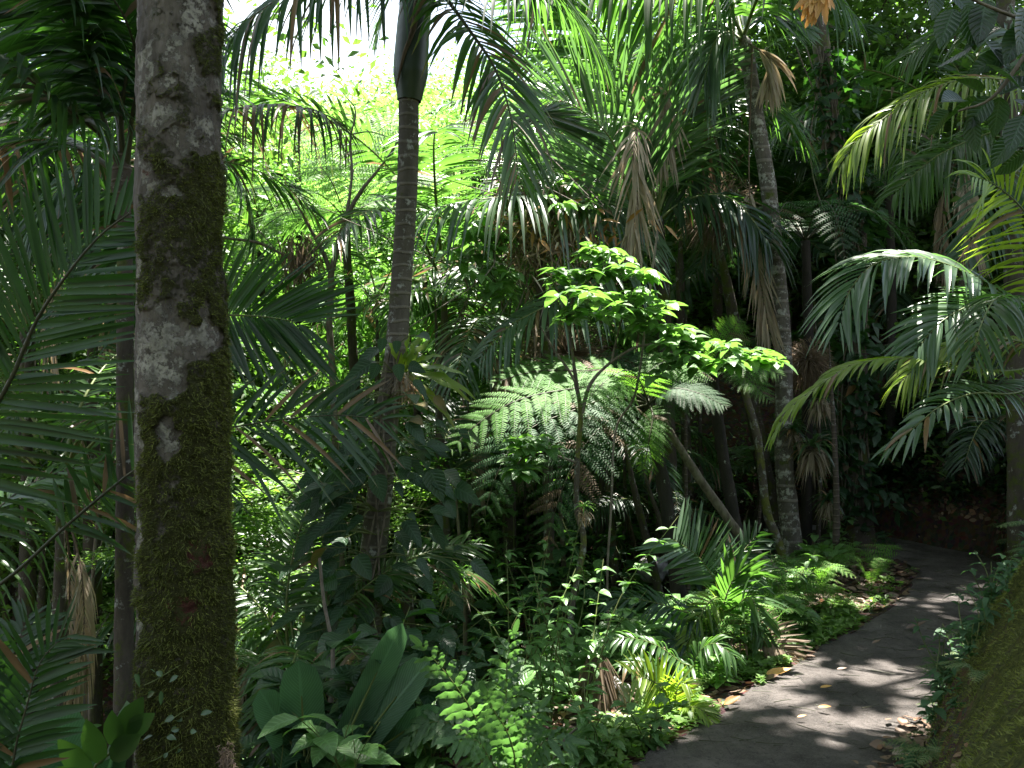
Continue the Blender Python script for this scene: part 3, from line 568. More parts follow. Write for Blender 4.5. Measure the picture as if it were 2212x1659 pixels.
# --- palm out of which bright leaflets hang across the top
pts = [(1600, 90, 9), (1612, 110, 9), (1637, 270, 9), (1660, 405, 9), (1674, 550, 9), (1687, 677, 9), (1694, 846, 9), (1693, 981, 9), (1703, 1102, 9), (1716, 1215, 9)]
tp = trunk_pts(pts)
P3 = thing('palm_tree', 'tall pale lichened palm trunk beside the top of the path, whitest near its foot', 'palm tree', tuple(base_of(tp)))
add_trunk(P3, pts, [.07, .075, .078, .08, .082, .086, .088, .092, .1, .12], 'barkl', sides=28, rough=.03, n=220)
for q, up, m_, kw in [
    ([(1605, 80, 9), (1560, 0, 8.9), (1470, -60, 8.8), (1350, -75, 8.7), (1220, -60, 8.7), (1120, -20, 8.7)], A(0, -.35, 1), 'palm', dict(LL=1.05, n=60, W=.026, droop=1.0, a0=75, a1=45, deadp=.07)),
    ([(1605, 80, 9), (1640, -10, 8.6), (1690, -60, 8.2), (1770, -40, 8), (1840, 30, 7.9)], A(0, -.3, 1), 'palm', dict(LL=.7, n=50, W=.024, droop=.8, a0=70, a1=40)),
    ([(1605, 80, 9), (1640, 20, 9.2), (1690, 40, 9.3), (1740, 60, 9.3)], A(0, -1, .4), 'palmg', dict(LL=.5, n=26, W=.024, droop=.15, a0=22, a1=8)),
    ([(1605, 90, 9), (1570, 70, 8.8), (1540, 100, 8.7), (1520, 180, 8.7)], A(-.2, -1, .5), 'palmg', dict(LL=.6, n=34, W=.022, droop=.5, a0=35, a1=12)),
    ([(1605, 90, 9), (1560, 60, 9.2), (1500, 110, 9.3), (1470, 200, 9.3)], A(-.2, -1, .5), 'palmg', dict(LL=.55, n=34, W=.022, droop=.5, a0=40, a1=15)),
    ([(1605, 80, 9), (1570, -40, 9.5), (1500, -120, 10), (1400, -140, 10.3)], A(0, -.2, 1), 'palm', dict(LL=.9, n=50, W=.028, droop=.8, a0=70, a1=40)),
    ([(1605, 90, 9), (1550, 200, 9.2), (1500, 330, 9.3), (1480, 450, 9.3)], A(-.3, -.7, .5), 'palmd', dict(LL=.6, n=46, W=.02, droop=.5, a0=50, a1=30, deadp=.2)),
]:
    fr(P3, q, m_, up=up, t0=.12, r0=.02, **kw)
for q in ([(1612, 90, 8.95), (1655, 120, 8.9), (1665, 140, 8.9), (1660, 180, 8.9)],):
    fr(P3, q, 'deadp', up=CAM, n=20, LL=.35, W=.022, a0=24, a1=8, droop=.5, t0=.3, stem='fibre', jit=8, label='short withered pinkish frond')
fr(P3, [(1625, 100, 8.9), (1618, 350, 8.85), (1625, 500, 8.85), (1648, 640, 8.85), (1665, 735, 8.85)], 'deadp', up=CAM, n=40, LL=.5, W=.012, a0=22, a1=10, droop=.3, t0=.5, stem='fibre', jit=6, label='long brown dead frond hanging beside the trunk')

# --- generic frond prototypes for the palms of the background
def proto(mat, stem='stem', **kw):
    g = Geo(); frond(g, **kw); me = g.build('frond', [M[mat], M[stem]], None, (0, 0, 0)); d = me.data; bpy.data.objects.remove(me); return d
def arc(L, e0, e1, n=7):
    t = np.linspace(0, 1, n); e = np.radians(e0 + (e1 - e0) * t); ds = L / (n - 1)
    return np.stack([np.cumsum(np.cos(e)) * ds, 0 * t, np.cumsum(np.sin(e)) * ds], 1)
FP = {}
for m_ in ('palm', 'palmd', 'palmg'):
    FP[m_] = [proto(m_, pts=arc(2.4, e0, e1), n=44, LL=.62, W=.022, droop=dr, k=4, a0=70, a1=35, t0=.2, r0=.018, deadp=dp, jit=6) for e0, e1, dr, dp in ((60, -30, .35, .03), (50, -55, .5, .06), (70, -5, .25, .02), (35, -50, .55, .1))]
DP = [proto('deadp', 'fibre', pts=arc(1.7, -50, -92), n=30, LL=.5, W=.016, droop=.6, k=3, a0=30, a1=12, t0=.2, r0=.014)]
def bg_palm(x, y, Y, label, H=None, nf=11, s=1., mat='palmd', r=.08, bark='bark', group=None, lean=0, ddead=2, cat='palm tree'):
    """crown centre at picture point (x, y), Y metres away; trunk down to the ground"""
    top = P(x, y, Y); bx = top[0] + lean; by = top[1]; z = gz(bx, by)
    root = thing('palm_tree' if top[2] - z > 1.2 else 'young_palm', label, cat, (bx, by, z), group)
    p = np.array([top, (top * .6 + A(bx, by, z) * .4) + A(-lean * .12, 0, 0), A(bx, by, z - .15)])
    g = Geo(); tube(g, p, [r * s * .35, r * s * .8, r * .9, r, r * 1.1], 12, 40, rough=.06, seed=int(x)); g.build('trunk', M[bark], root)
    a = rng.uniform(0, 6)
    for i in range(nf):
        o = bpy.data.objects.new('frond', FP[mat][rng.integers(4)]); C.objects.link(o); o.parent = root
        o.location = Vector(top - A(bx, by, z)) + Vector((0, 0, rng.uniform(-.05, .1)))
        o.rotation_euler = (rng.normal(0, .2), rng.normal(-.05, .3), a + i * 2.4 + rng.normal(0, .2)); k = s * rng.uniform(.8, 1.12); o.scale = (k, k, k)
    for i in range(ddead):
        o = bpy.data.objects.new('frond', DP[0]); C.objects.link(o); o.parent = root; o['label'] = 'withered brown frond hanging down'
        o.location = Vector(top - A(bx, by, z)); o.rotation_euler = (rng.normal(0, .15), rng.normal(0, .1), rng.uniform(0, 6)); o.scale = (s * .9,) * 3
    return root
for a in [
    (1000, 450, 12.5, 'palm whose crown shows between the central ringed trunk and the sunlit fans', dict(mat='palm', nf=11, s=.8)),
    (960, 640, 9.5, 'mid green palm crown directly right of the ringed trunk at mid height', dict(mat='palm', nf=11)),
    (815, 690, 9.5, 'small bright palm crown behind the two thin stems left of the ringed trunk', dict(mat='palm', nf=8, s=.5, ddead=0)),
    (1250, 470, 11.5, 'palm behind the yellowing tangle of dead leaves in the centre', dict(mat='palmg', nf=11)),
    (1100, 760, 9.6, 'dark drooping palm left of the broadleaf sapling', dict(mat='palmg', nf=10, s=.9)),
    (1470, 520, 12.5, 'shaded palm crown right behind the withered hanging frond', dict(mat='palmd', nf=11, ddead=0)),
    (1550, 300, 13.5, 'shaded palm crown between the two tallest palms', dict(mat='palmg', nf=11, ddead=0)),
    (1700, 620, 13.5, 'dark palm behind the pale lichened trunk', dict(mat='palmd', nf=11, ddead=0)),
    (1760, 430, 14, 'glossy green palm between the lichened trunk and the vine clad trunk', dict(mat='palm', nf=10)),
    (1930, 700, 13, 'small dark palm right of the vine clad trunk', dict(mat='palmd', nf=9, s=.8)),
    (1990, 480, 14, 'palm in deep shade above the arching glossy fronds', dict(mat='palmd', nf=10)),
    (2150, 980, 9.5, 'small palm on the dark bank below the right hand fronds', dict(mat='palmd', nf=9, s=.6, ddead=0)),
    (200, 480, 7.5, 'dark palm behind the slim brown palm stem', dict(mat='palmd', nf=11, s=.75)),
    (60, 250, 8.5, 'dark palm crown in the top left corner', dict(mat='palmd', nf=12)),
    (60, 760, 7.5, 'dark palm at the left edge behind the huge feather frond', dict(mat='palmd', nf=10, s=.75)),
    (130, 1080, 6.5, 'palm with yellow green leaflets hanging low at the left edge', dict(mat='palm', nf=9, s=.8)),
    (1420, 1120, 9.5, 'little palm in the undergrowth behind the leaning dead trunk', dict(mat='palmd', nf=8, s=.5)),
    (1300, 1010, 10, 'low dark palm below the big tree fern', dict(mat='palmd', nf=9, s=.7)),
    (1120, 1130, 10.5, 'low dark palm behind the sapling stem', dict(mat='palmd', nf=9, s=.7)),
    (1640, 1060, 10.5, 'little pale palm between the leaning trunk and the lichened trunk', dict(mat='palmg', nf=8, s=.45)),
    (1780, 1050, 10.5, 'little palm between the lichened trunk and the vine clad trunk', dict(mat='palmd', nf=8, s=.5)),
    (600, 1330, 8.2, 'low palm with a pale spine between the mossy trunk and the vine covered stem', dict(mat='palmg', nf=9, s=.75)),
    (300, 820, 8.5, 'palm seen in slivers on both sides of the mossy trunk', dict(mat='palm', nf=9, s=.5)),
    (640, 1480, 5.6, 'low palm spreading right from the foot of the mossy trunk', dict(mat='palm', nf=9, s=.55, ddead=0)),
    (1870, 900, 12, 'dark palm beyond the leaning dark stem', dict(mat='palmd', nf=10, s=.8)),
    (1290, 330, 13, 'bright palm farthest back in the upper middle', dict(mat='palm', nf=11, s=.9)),
    (1160, 640, 11.5, 'palm behind the vine tangle in the centre', dict(mat='palm', nf=10)),
    (2080, 300, 11, 'palm with bright leaflets behind the leathery leaves', dict(mat='palm', nf=10)),
    (880, 1180, 8.5, 'dark palm behind the vine covered part of the central palm', dict(mat='palmd', nf=9, s=.7)),
]: bg_palm(*a[:4], **a[4])

# --- low palm bottom left in shade
b = P(20, 1900, 2.9); b[2] = gz(b[0], b[1])
L5 = thing('young_palm', 'bluish green low palm in the bottom left corner, leaflets spread like a comb', 'palm tree', tuple(b))
g = Geo(); tube(g, [b - A(0, 0, .1), b + A(0, 0, .25)], [.05, .03], 10); g.build('trunk', M['fibre'], L5)
bb = tuple(b + A(0, 0, .2))
fr(L5, [(20, 1900, 2.85), (27, 1659, 2.8), (61, 1514, 2.8), (84, 1437, 2.8), (115, 1396, 2.8), (145, 1372, 2.8)], 'palmd', up=A(0, -1, .15), n=30, LL=.27, W=.013, a0=68, a1=35, t0=.2, droop=.1, r0=.007, stem='stemd', jit=2, lmin=.7, label='upright frond with comb like leaflets')
fr(L5, [(20, 1900, 2.85), (-60, 1700, 2.8), (-90, 1500, 2.8), (-60, 1380, 2.8)], 'palmd', up=A(.2, -1, .15), n=30, LL=.27, W=.013, a0=68, a1=35, t0=.2, droop=.1, r0=.007, stem='stemd')
fr(L5, [(20, 1900, 2.85), (-20, 1650, 3.1), (0, 1500, 3.3), (60, 1330, 3.5)], 'palmd', up=A(.2, -1, .15), n=30, LL=.33, W=.013, a0=68, a1=35, t0=.3, droop=.2, r0=.007, stem='stemd')
b = P(180, 1850, 3.0); b[2] = gz(b[0], b[1])
L6 = thing('understory_plant', 'low plant with broad dark oval leaflets at the foot of the mossy trunk', 'plant', tuple(b))
g = Geo(); tube(g, [b, P(190, 1700, 3), P(245, 1620, 3), P(300, 1560, 3)], [.008, .006, .003], 6); g.build('stem', M['stem'], L6)
for q, d, l in (((195, 1680), (-70, -130), .2), ((218, 1650), (-20, -130), .2), ((250, 1615), (5, -110), .17), ((262, 1600), (60, -120), .22), ((240, 1640), (60, -60), .2), ((205, 1690), (-110, -40), .2), ((275, 1590), (60, -60), .18)):
    g = Geo(); blades(g, [P(*q, 3)], A(d[0], -30, -d[1]), A(.1, -1, .3), l, l * .2, .1, .2, 'oval', 8); g.build('leaf', M['palm'], L6)

# ================================================================ right hand foreground palm
b = A(3.95, 6.0, 0); b[2] = gz(3.95, 6.0)
R1 = thing('palm_tree', 'palm just beyond the right edge whose glossy fronds arch in over the path', 'palm tree', tuple(b))
ct = P(2290, 720, 5.6)
add_trunk(R1, np.array([ct, (ct + b) / 2, b - A(0, 0, .1)]), [.06, .07, .08], 'barkb', n=30)
for q, up, m_, kw in [
    ([(2290, 720, 5.6), (2180, 640, 5.4), (2080, 585, 5.3), (1980, 556, 5.2), (1890, 570, 5.1), (1835, 630, 5.05), (1812, 700, 5.)], A(-.3, -.45, .85), 'palmg', dict(LL=.5, n=46, W=.018, droop=.4, a0=62, a1=25)),
    ([(2290, 720, 5.6), (2200, 670, 5.3), (2120, 655, 5.1), (2040, 690, 4.95), (1975, 760, 4.9)], A(-.2, -.6, .75), 'palmg', dict(LL=.45, n=40, W=.018, droop=.35, a0=62, a1=25)),
    ([(2290, 760, 5.6), (2200, 800, 5.2), (2098, 795, 5.0), (1983, 775, 4.9), (1855, 785, 4.8), (1770, 833, 4.75), (1703, 885, 4.7), (1664, 950, 4.7)], A(-.2, -.25, .95), 'palmy', dict(LL=.21, n=44, W=.014, droop=.35, a0=45, a1=12, t0=.25)),
    ([(2290, 800, 5.6), (2200, 848, 5.2), (2103, 850, 4.9), (2028, 880, 4.7), (1971, 927, 4.6), (1914, 971, 4.6)], A(-.1, -.6, .8), 'palmg', dict(LL=.28, n=28, W=.016, droop=.3, a0=60, a1=12, t0=.2)),
    ([(2290, 700, 5.6), (2260, 560, 5.3), (2215, 460, 5.1), (2150, 400, 5.), (2100, 380, 4.9)], A(-.6, -.6, .3), 'palmy', dict(LL=.5, n=38, W=.014, droop=.45, a0=66, a1=35)),
    ([(2290, 720, 5.6), (2230, 660, 5.0), (2160, 640, 4.7), (2120, 700, 4.5), (2100, 780, 4.4)], A(-.2, -.3, .95), 'palm', dict(LL=.36, n=34, W=.014, droop=.5, a0=66, a1=30)),
    ([(2290, 740, 5.6), (2220, 740, 5.8), (2120, 730, 5.9), (2020, 760, 6), (1940, 830, 6)], A(-.2, -.4, .9), 'palmy', dict(LL=.35, n=36, W=.013, droop=.6, a0=60, a1=25, deadp=.15)),
]:
    fr(R1, q, m_, up=up, t0=kw.pop('t0', .14), r0=.012, jit=3, **kw)
b = P(2330, 800, 6.6); b[2] = gz(b[0], b[1])
R2 = thing('palm_tree', 'palm at the upper right edge sending one pale drooping frond toward the vine clad trunk', 'palm tree', tuple(b))
ct = P(2330, 240, 6.8); add_trunk(R2, np.array([ct, (ct + b) / 2, b - A(0, 0, .1)]), [.07, .07, .08], 'bark', n=30)
fr(R2, [(2330, 240, 6.8), (2200, 180, 6.6), (2100, 170, 6.5), (2018, 189, 6.5), (1950, 225, 6.5), (1910, 255, 6.5), (1855, 300, 6.5), (1814, 358, 6.5)], 'palmy', up=A(-.1, -.6, .8), n=56, LL=.42, W=.014, a0=62, a1=20, droop=.75, deadp=.05, t0=.15)
fr(R2, [(2330, 240, 6.8), (2240, 260, 6.9), (2130, 290, 7), (2020, 340, 7), (1930, 420, 7)], 'palm', up=A(-.1, -.6, .8), n=50, LL=.45, W=.018, droop=.5)
fr(R2, [(2330, 240, 6.8), (2260, 130, 7.2), (2160, 60, 7.4), (2040, 70, 7.6), (1950, 130, 7.7)], 'palm', up=A(-.1, -.6, .8), n=50, LL=.5, W=.02, droop=.5)
fr(R2, [(2330, 240, 6.8), (2250, 320, 6.2), (2150, 420, 5.9), (2080, 560, 5.8)], 'palmd', up=A(-.1, -.6, .8), n=44, LL=.45, W=.018, droop=.5)

# ================================================================ sunlit small palm beside the path
b = P(1560, 1330, 6.2); b[2] = gz(b[0], b[1])
S1 = thing('young_palm', 'small sunlit palm beside the path with one upright striped fan and arching fronds', 'palm tree', tuple(b))
g = Geo(); tube(g, [b - A(0, 0, .1), b + A(0, 0, .12)], [.05, .03], 10); g.build('trunk', M['fibre'], S1)
bt = (1558, 1330, 6.2)
for q, up, m_, kw in [
    ([bt, (1548, 1262, 6.2), (1510, 1205, 6.15), (1475, 1178, 6.1), (1448, 1162, 6.1)], A(.15, -.75, .65), 'palmg', dict(LL=.42, n=26, W=.015, droop=.05, a0=74, a1=58, skew=18, lmin=.85, t0=.3, jit=2)),
    ([bt, (1540, 1335, 6), (1490, 1325, 5.9), (1420, 1303, 5.85), (1360, 1293, 5.8), (1305, 1298, 5.8)], A(-.1, -.55, .85), 'palmd', dict(LL=.26, n=34, W=.013, droop=.3, a0=60, a1=30)),
    ([bt, (1552, 1290, 6.1), (1525, 1310, 5.9), (1494, 1369, 5.8), (1470, 1420, 5.7), (1458, 1460, 5.7)], A(.4, -.7, .6), 'palmy', dict(LL=.22, n=22, W=.014, droop=.2, a0=50, a1=20)),
    ([bt, (1575, 1270, 6.1), (1600, 1235, 6.1), (1630, 1240, 6.1)], A(0, -1, .3), 'palm', dict(LL=.35, n=14, W=.018, droop=.15, a0=35, a1=15)),
    ([bt, (1590, 1310, 6.), (1620, 1290, 5.9), (1640, 1330, 5.85), (1650, 1380, 5.8)], A(.3, -.6, .7), 'palm', dict(LL=.28, n=28, W=.014, droop=.3, a0=60, a1=30)),
    ([bt, (1600, 1360, 5.95), (1640, 1370, 5.9), (1690, 1400, 5.8), (1715, 1440, 5.8)], A(.1, -.8, .5), 'deadp', dict(LL=.26, n=30, W=.010, droop=.1, a0=60, a1=30, dead=.6)),
    ([bt, (1530, 1370, 5.9), (1500, 1390, 5.8), (1440, 1380, 5.75), (1390, 1400, 5.7)], A(-.1, -.5, .8), 'palmd', dict(LL=.25, n=30, W=.013, droop=.35, a0=60, a1=30)),
    ([bt, (1570, 1280, 6.3), (1600, 1200, 6.5), (1640, 1150, 6.6)], A(.1, -1, .3), 'palmd', dict(LL=.3, n=30, W=.013, droop=.2, a0=60, a1=30)),
]:
    fr(S1, q, m_, up=up, r0=.008, **dict(dict(t0=.15), **kw))
b = P(1455, 1560, 5.0); b[2] = gz(b[0], b[1])
S2 = thing('young_palm', 'little bright yellow green palm at the path edge, sunlit', 'palm tree', tuple(b))
g = Geo(); tube(g, [b - A(0, 0, .05), b + A(0, 0, .1)], [.03, .02], 10); g.build('trunk', M['fibre'], S2)
for q, up, kw in [
    ([(1455, 1560, 5), (1445, 1510, 4.95), (1425, 1480, 4.9), (1395, 1465, 4.85), (1368, 1462, 4.8)], A(-.1, -.8, .6), dict(LL=.24, n=22, W=.011, a0=66, a1=45)),
    ([(1455, 1560, 5), (1460, 1500, 4.95), (1470, 1475, 4.9), (1490, 1480, 4.85)], A(.1, -.8, .6), dict(LL=.18, n=16, W=.010, a0=60, a1=35)),
    ([(1455, 1560, 5), (1420, 1550, 4.85), (1380, 1560, 4.75), (1340, 1590, 4.65), (1310, 1620, 4.6)], A(-.1, -.5, .8), dict(LL=.12, n=24, W=.009, a0=55, a1=25)),
    ([(1455, 1560, 5), (1480, 1530, 4.85), (1510, 1530, 4.75), (1540, 1560, 4.7)], A(.1, -.5, .8), dict(LL=.14, n=20, W=.009, a0=55, a1=25)),
]:
    fr(S2, q, 'palmy', up=up, t0=.2, r0=.006, droop=.2, jit=3, lmin=.6, **kw)
b = P(1390, 1560, 5.3); b[2] = gz(b[0], b[1])
S3 = thing('young_palm', 'small palm with downward arching leaflets between the sapling stem and the bright yellow palm', 'palm tree', tuple(b))
g = Geo(); tube(g, [b - A(0, 0, .05), b + A(0, 0, .1)], [.03, .02], 10); g.build('trunk', M['fibre'], S3)
for q in ([(1480, 1560, 5.4), (1500, 1450, 5.35), (1474, 1433, 5.3), (1420, 1395, 5.25), (1360, 1378, 5.2), (1300, 1382, 5.2)], [(1480, 1560, 5.4), (1450, 1470, 5.2), (1400, 1430, 5.1), (1340, 1440, 5.)], [(1480, 1560, 5.4), (1500, 1430, 5.4), (1540, 1390, 5.3), (1590, 1420, 5.2)]):
    fr(S3, q, 'palm', up=A(-.1, -.4, .9), n=24, LL=.2, W=.014, a0=65, a1=35, t0=.3, droop=.55, r0=.006)

# ================================================================ tree ferns
def tree_fern(label, cx, cy, Y, trunk, rad, fronds, mat='fern', bark='black', **kw):
    tp = trunk_pts(trunk)
    root = thing('tree_fern', label, 'tree fern', tuple(base_of(tp)))
    add_trunk(root, trunk, rad, bark, rough=.08, n=90, sides=16)
    for f in fronds:
        q, up = f[0], f[1]; k2 = dict(kw); k2.update(f[2] if len(f) > 2 else {}); m2 = k2.pop('mat', mat)
        fr(root, [(cx, cy, Y)] + q, m2, 'fern', up=up, stem='stemd', **k2)
    return root
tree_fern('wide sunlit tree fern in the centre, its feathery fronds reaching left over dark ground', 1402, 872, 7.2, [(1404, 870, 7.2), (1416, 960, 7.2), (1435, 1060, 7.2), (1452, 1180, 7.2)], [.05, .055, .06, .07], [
    ([(1330, 835, 7), (1220, 842, 6.8), (1110, 868, 6.6), (1020, 925, 6.5), (970, 978, 6.4)], A(-.1, -.5, .85), dict(LL=.42)),
    ([(1330, 810, 7.1), (1230, 800, 7.1), (1140, 805, 7), (1060, 830, 6.9)], A(-.1, -.5, .85), dict(LL=.42)),
    ([(1320, 860, 6.9), (1230, 890, 6.6), (1140, 930, 6.4), (1080, 1010, 6.3), (1040, 1130, 6.2)], A(-.3, -.7, .6), dict(LL=.42, mat='fernd')),
    ([(1350, 890, 6.9), (1290, 930, 6.6), (1240, 1000, 6.4), (1200, 1100, 6.3), (1180, 1190, 6.3)], A(-.2, -.8, .5), dict(LL=.36, mat='fernd', deadp=.15)),
    ([(1380, 820, 6.9), (1350, 800, 6.6), (1300, 830, 6.3), (1260, 880, 6.1)], A(-.1, -.5, .9), dict(LL=.36)),
    ([(1450, 840, 7.1), (1510, 850, 7), (1570, 880, 6.9)], A(.1, -.4, .9), dict(LL=.3, mat='fernd', dead=.1)),
    ([(1430, 810, 7.3), (1470, 780, 7.5), (1520, 790, 7.7)], A(.1, -.4, .9), dict(LL=.36)),
    ([(1390, 810, 7.5), (1330, 770, 7.9), (1250, 770, 8.3)], A(-.1, -.4, .9), dict(LL=.4, mat='fernd')),
    ([(1410, 900, 7), (1400, 960, 6.9), (1390, 1030, 6.9)], A(-.3, -.9, .2), dict(LL=.2, mat='fern', dead=.3, label='short hanging frond') if False else dict(LL=.2)),
], n=20, pin=18, LL=.42)
tree_fern('second tree fern right of the centre with pale fronds pointing right, on a black trunk', 1536, 800, 7.8, [(1538, 800, 7.8), (1550, 900, 7.8), (1566, 1010, 7.8), (1584, 1110, 7.8), (1598, 1230, 7.8)], [.045, .05, .055, .06, .07], [
    ([(1560, 745, 7.6), (1590, 700, 7.5), (1600, 688, 7.5)], A(0, -1, .5), dict(LL=.25)),
    ([(1590, 775, 7.5), (1640, 785, 7.4), (1690, 815, 7.3)], A(.1, -.5, .8), dict(LL=.3)),
    ([(1585, 800, 7.5), (1630, 830, 7.3), (1665, 870, 7.2)], A(.2, -.5, .8), dict(LL=.26, deadp=.1)),
    ([(1490, 780, 7.5), (1440, 780, 7.3), (1390, 810, 7.1)], A(-.1, -.5, .8), dict(LL=.3)),
    ([(1500, 820, 7.6), (1460, 860, 7.4), (1430, 920, 7.3)], A(-.1, -.6, .7), dict(LL=.26, mat='fernd')),
    ([(1560, 770, 8.1), (1600, 750, 8.4), (1650, 760, 8.7)], A(.1, -.4, .9), dict(LL=.3)),
], n=20, pin=13, LL=.3)
tree_fern('tree fern with bright yellow green umbrella of fronds behind the thin forked stem', 746, 470, 9.5, [(747, 470, 9.5), (750, 560, 9.5), (757, 650, 9.5), (762, 760, 9.5), (770, 900, 9.5)], [.045, .05, .05, .055, .06], [
    ([(690, 420, 9.2), (610, 405, 9), (540, 410, 8.8), (475, 432, 8.7)], A(-.1, -.4, .9), dict(LL=.5)),
    ([(690, 450, 9.3), (620, 460, 9.1), (560, 500, 9), (510, 560, 8.9)], A(-.1, -.4, .9), dict(LL=.5)),
    ([(760, 380, 9.7), (800, 300, 9.9), (860, 260, 10), (930, 270, 10)], A(.2, -.6, .7), dict(LL=.5)),
    ([(790, 410, 9.3), (850, 380, 9.1), (930, 380, 9), (1000, 400, 8.9)], A(.1, -.4, .9), dict(LL=.5)),
    ([(800, 440, 9.6), (870, 430, 9.7), (960, 450, 9.8)], A(.1, -.4, .9), dict(LL=.5)),
    ([(740, 380, 9.9), (700, 300, 10.2), (640, 270, 10.4)], A(-.2, -.5, .8), dict(LL=.5)),
    ([(720, 400, 9.1), (690, 360, 8.7), (670, 390, 8.3)], A(-.1, -.5, .9), dict(LL=.4)),
    ([(790, 480, 9.3), (840, 510, 9.1), (880, 570, 9)], A(.1, -.4, .9), dict(LL=.4, mat='fern', dead=.1)),
], mat='lime', n=24, pin=13, LL=.5, bark='bark')
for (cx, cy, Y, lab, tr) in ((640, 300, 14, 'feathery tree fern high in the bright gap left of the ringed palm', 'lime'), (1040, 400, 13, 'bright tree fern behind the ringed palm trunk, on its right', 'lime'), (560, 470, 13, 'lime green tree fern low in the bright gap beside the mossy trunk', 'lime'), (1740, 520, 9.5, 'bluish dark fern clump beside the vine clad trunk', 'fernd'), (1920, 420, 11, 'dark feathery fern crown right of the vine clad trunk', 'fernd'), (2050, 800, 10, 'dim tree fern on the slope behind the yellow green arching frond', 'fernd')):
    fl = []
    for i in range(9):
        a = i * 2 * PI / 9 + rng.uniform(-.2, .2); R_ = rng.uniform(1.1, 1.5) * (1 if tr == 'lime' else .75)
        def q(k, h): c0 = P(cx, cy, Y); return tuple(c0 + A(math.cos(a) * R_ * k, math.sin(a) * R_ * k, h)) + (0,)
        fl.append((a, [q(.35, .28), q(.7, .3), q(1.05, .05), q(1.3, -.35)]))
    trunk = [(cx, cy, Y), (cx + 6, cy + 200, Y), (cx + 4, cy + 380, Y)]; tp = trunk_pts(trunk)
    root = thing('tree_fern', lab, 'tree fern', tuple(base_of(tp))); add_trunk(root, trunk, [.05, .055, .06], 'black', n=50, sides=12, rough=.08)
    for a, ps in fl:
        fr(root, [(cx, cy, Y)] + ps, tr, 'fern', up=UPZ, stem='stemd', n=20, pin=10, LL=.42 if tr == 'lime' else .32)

# ================================================================ slim trunks
def simple_tree(label, pts, rad, bark='bark', name='tree', cat='tree', rough=.06, extra=None, crown=None, cmat='canopy', n=110, sides=18):
    tp = trunk_pts(pts); root = thing(name, label, cat, tuple(base_of(tp)))
    add_trunk(root, pts, rad, bark, rough=rough, n=n, sides=sides)
    if crown:  # out-of-view crown added to shade the path and undergrowth
        top = tp[0]; g = Geo(); g2 = Geo()
        cen, R_, nl, L_ = crown; cen = top + A(*cen)
        for k in range(6):
            e = cen + rng.normal(0, .5, 3) * A(*R_); tube(g2, [top - A(0, 0, .1), (top + e) / 2 + A(0, 0, .3), e], [rad[0] * .6, rad[0] * .35, .01], 6, 14)
        g2.build('limbs', M[bark], root)
        canopy_crown(g, cen, A(*R_), nl, L_); g.build('crown', M[cmat], root)
    return root
simple_tree('dead bare trunk leaning diagonally from upper left down to the foot of the lichened palm', [(1424, 895, 7.5), (1494, 1008, 7.6), (1558, 1100, 7.7), (1613, 1173, 7.8), (1690, 1248, 7.9)], [.028, .036, .04, .043, .048], 'twig', 'leaning_trunk')
simple_tree('slender trunk with yellow moss down its right side, beside the lichened palm', [(1595, 780, 8.8), (1609, 846, 8.8), (1636, 947, 8.8), (1656, 1102, 8.8), (1680, 1166, 8.8), (1702, 1245, 8.8)], [.034, .038, .04, .042, .044, .05], 'barkm')
T8 = simple_tree('stout dark trunk wrapped in vines where the path bends', [(1770, 60, 9.9), (1785, 200, 9.9), (1809, 338, 9.9), (1840, 460, 9.9), (1846, 620, 9.9), (1846, 779, 9.9), (1842, 1000, 9.9), (1848, 1150, 9.9), (1858, 1200, 9.9)], [.09, .1, .12, .13, .135, .14, .15, .17, .22], 'bark', crown=((.6, 2.2, 5.5), (5, 4.8, 1.6), 12000, .26))
g = Geo()
for y in np.arange(120, 1120, 9):
    xx = np.interp(y, [60, 338, 460, 1150], [1770, 1809, 1842, 1848]); q = P(xx + rng.normal(0, 26), y, 9.8 - rng.uniform(0, .15)); leafball(g, q, 11, .14, .13, .36, .4, .4, prof='heart', k=2)
for k in range(9):
    o_ = rng.normal(0, 22, 5); tube(g, [P(np.interp(y, [60, 338, 460, 1150], [1770, 1809, 1842, 1848]) + o_[i], y, 9.72) for i, y in enumerate((100, 350, 600, 850, 1120))], .008, 5, 30, mat=1)
g.build('climbing_vine', [M['broadd'], M['twig']], T8)
T9 = simple_tree('straight grey trunk at the far right edge behind the leathery leaves', [(2170, -60, 7.6), (2174, 100, 7.6), (2184, 405, 7.6), (2192, 700, 7.6), (2198, 1000, 7.6)], [.07, .07, .075, .08, .1], 'bark', crown=((-1.6, .9, 5.4), (4.4, 4.2, 1.6), 15000, .26))
simple_tree('dark stem leaning left to right on the slope behind the path', [(1868, 800, 11.5), (1900, 900, 11.5), (1944, 981, 11.5), (1975, 1060, 11.5), (1990, 1110, 11.5)], [.07, .08, .08, .09, .1], 'black')
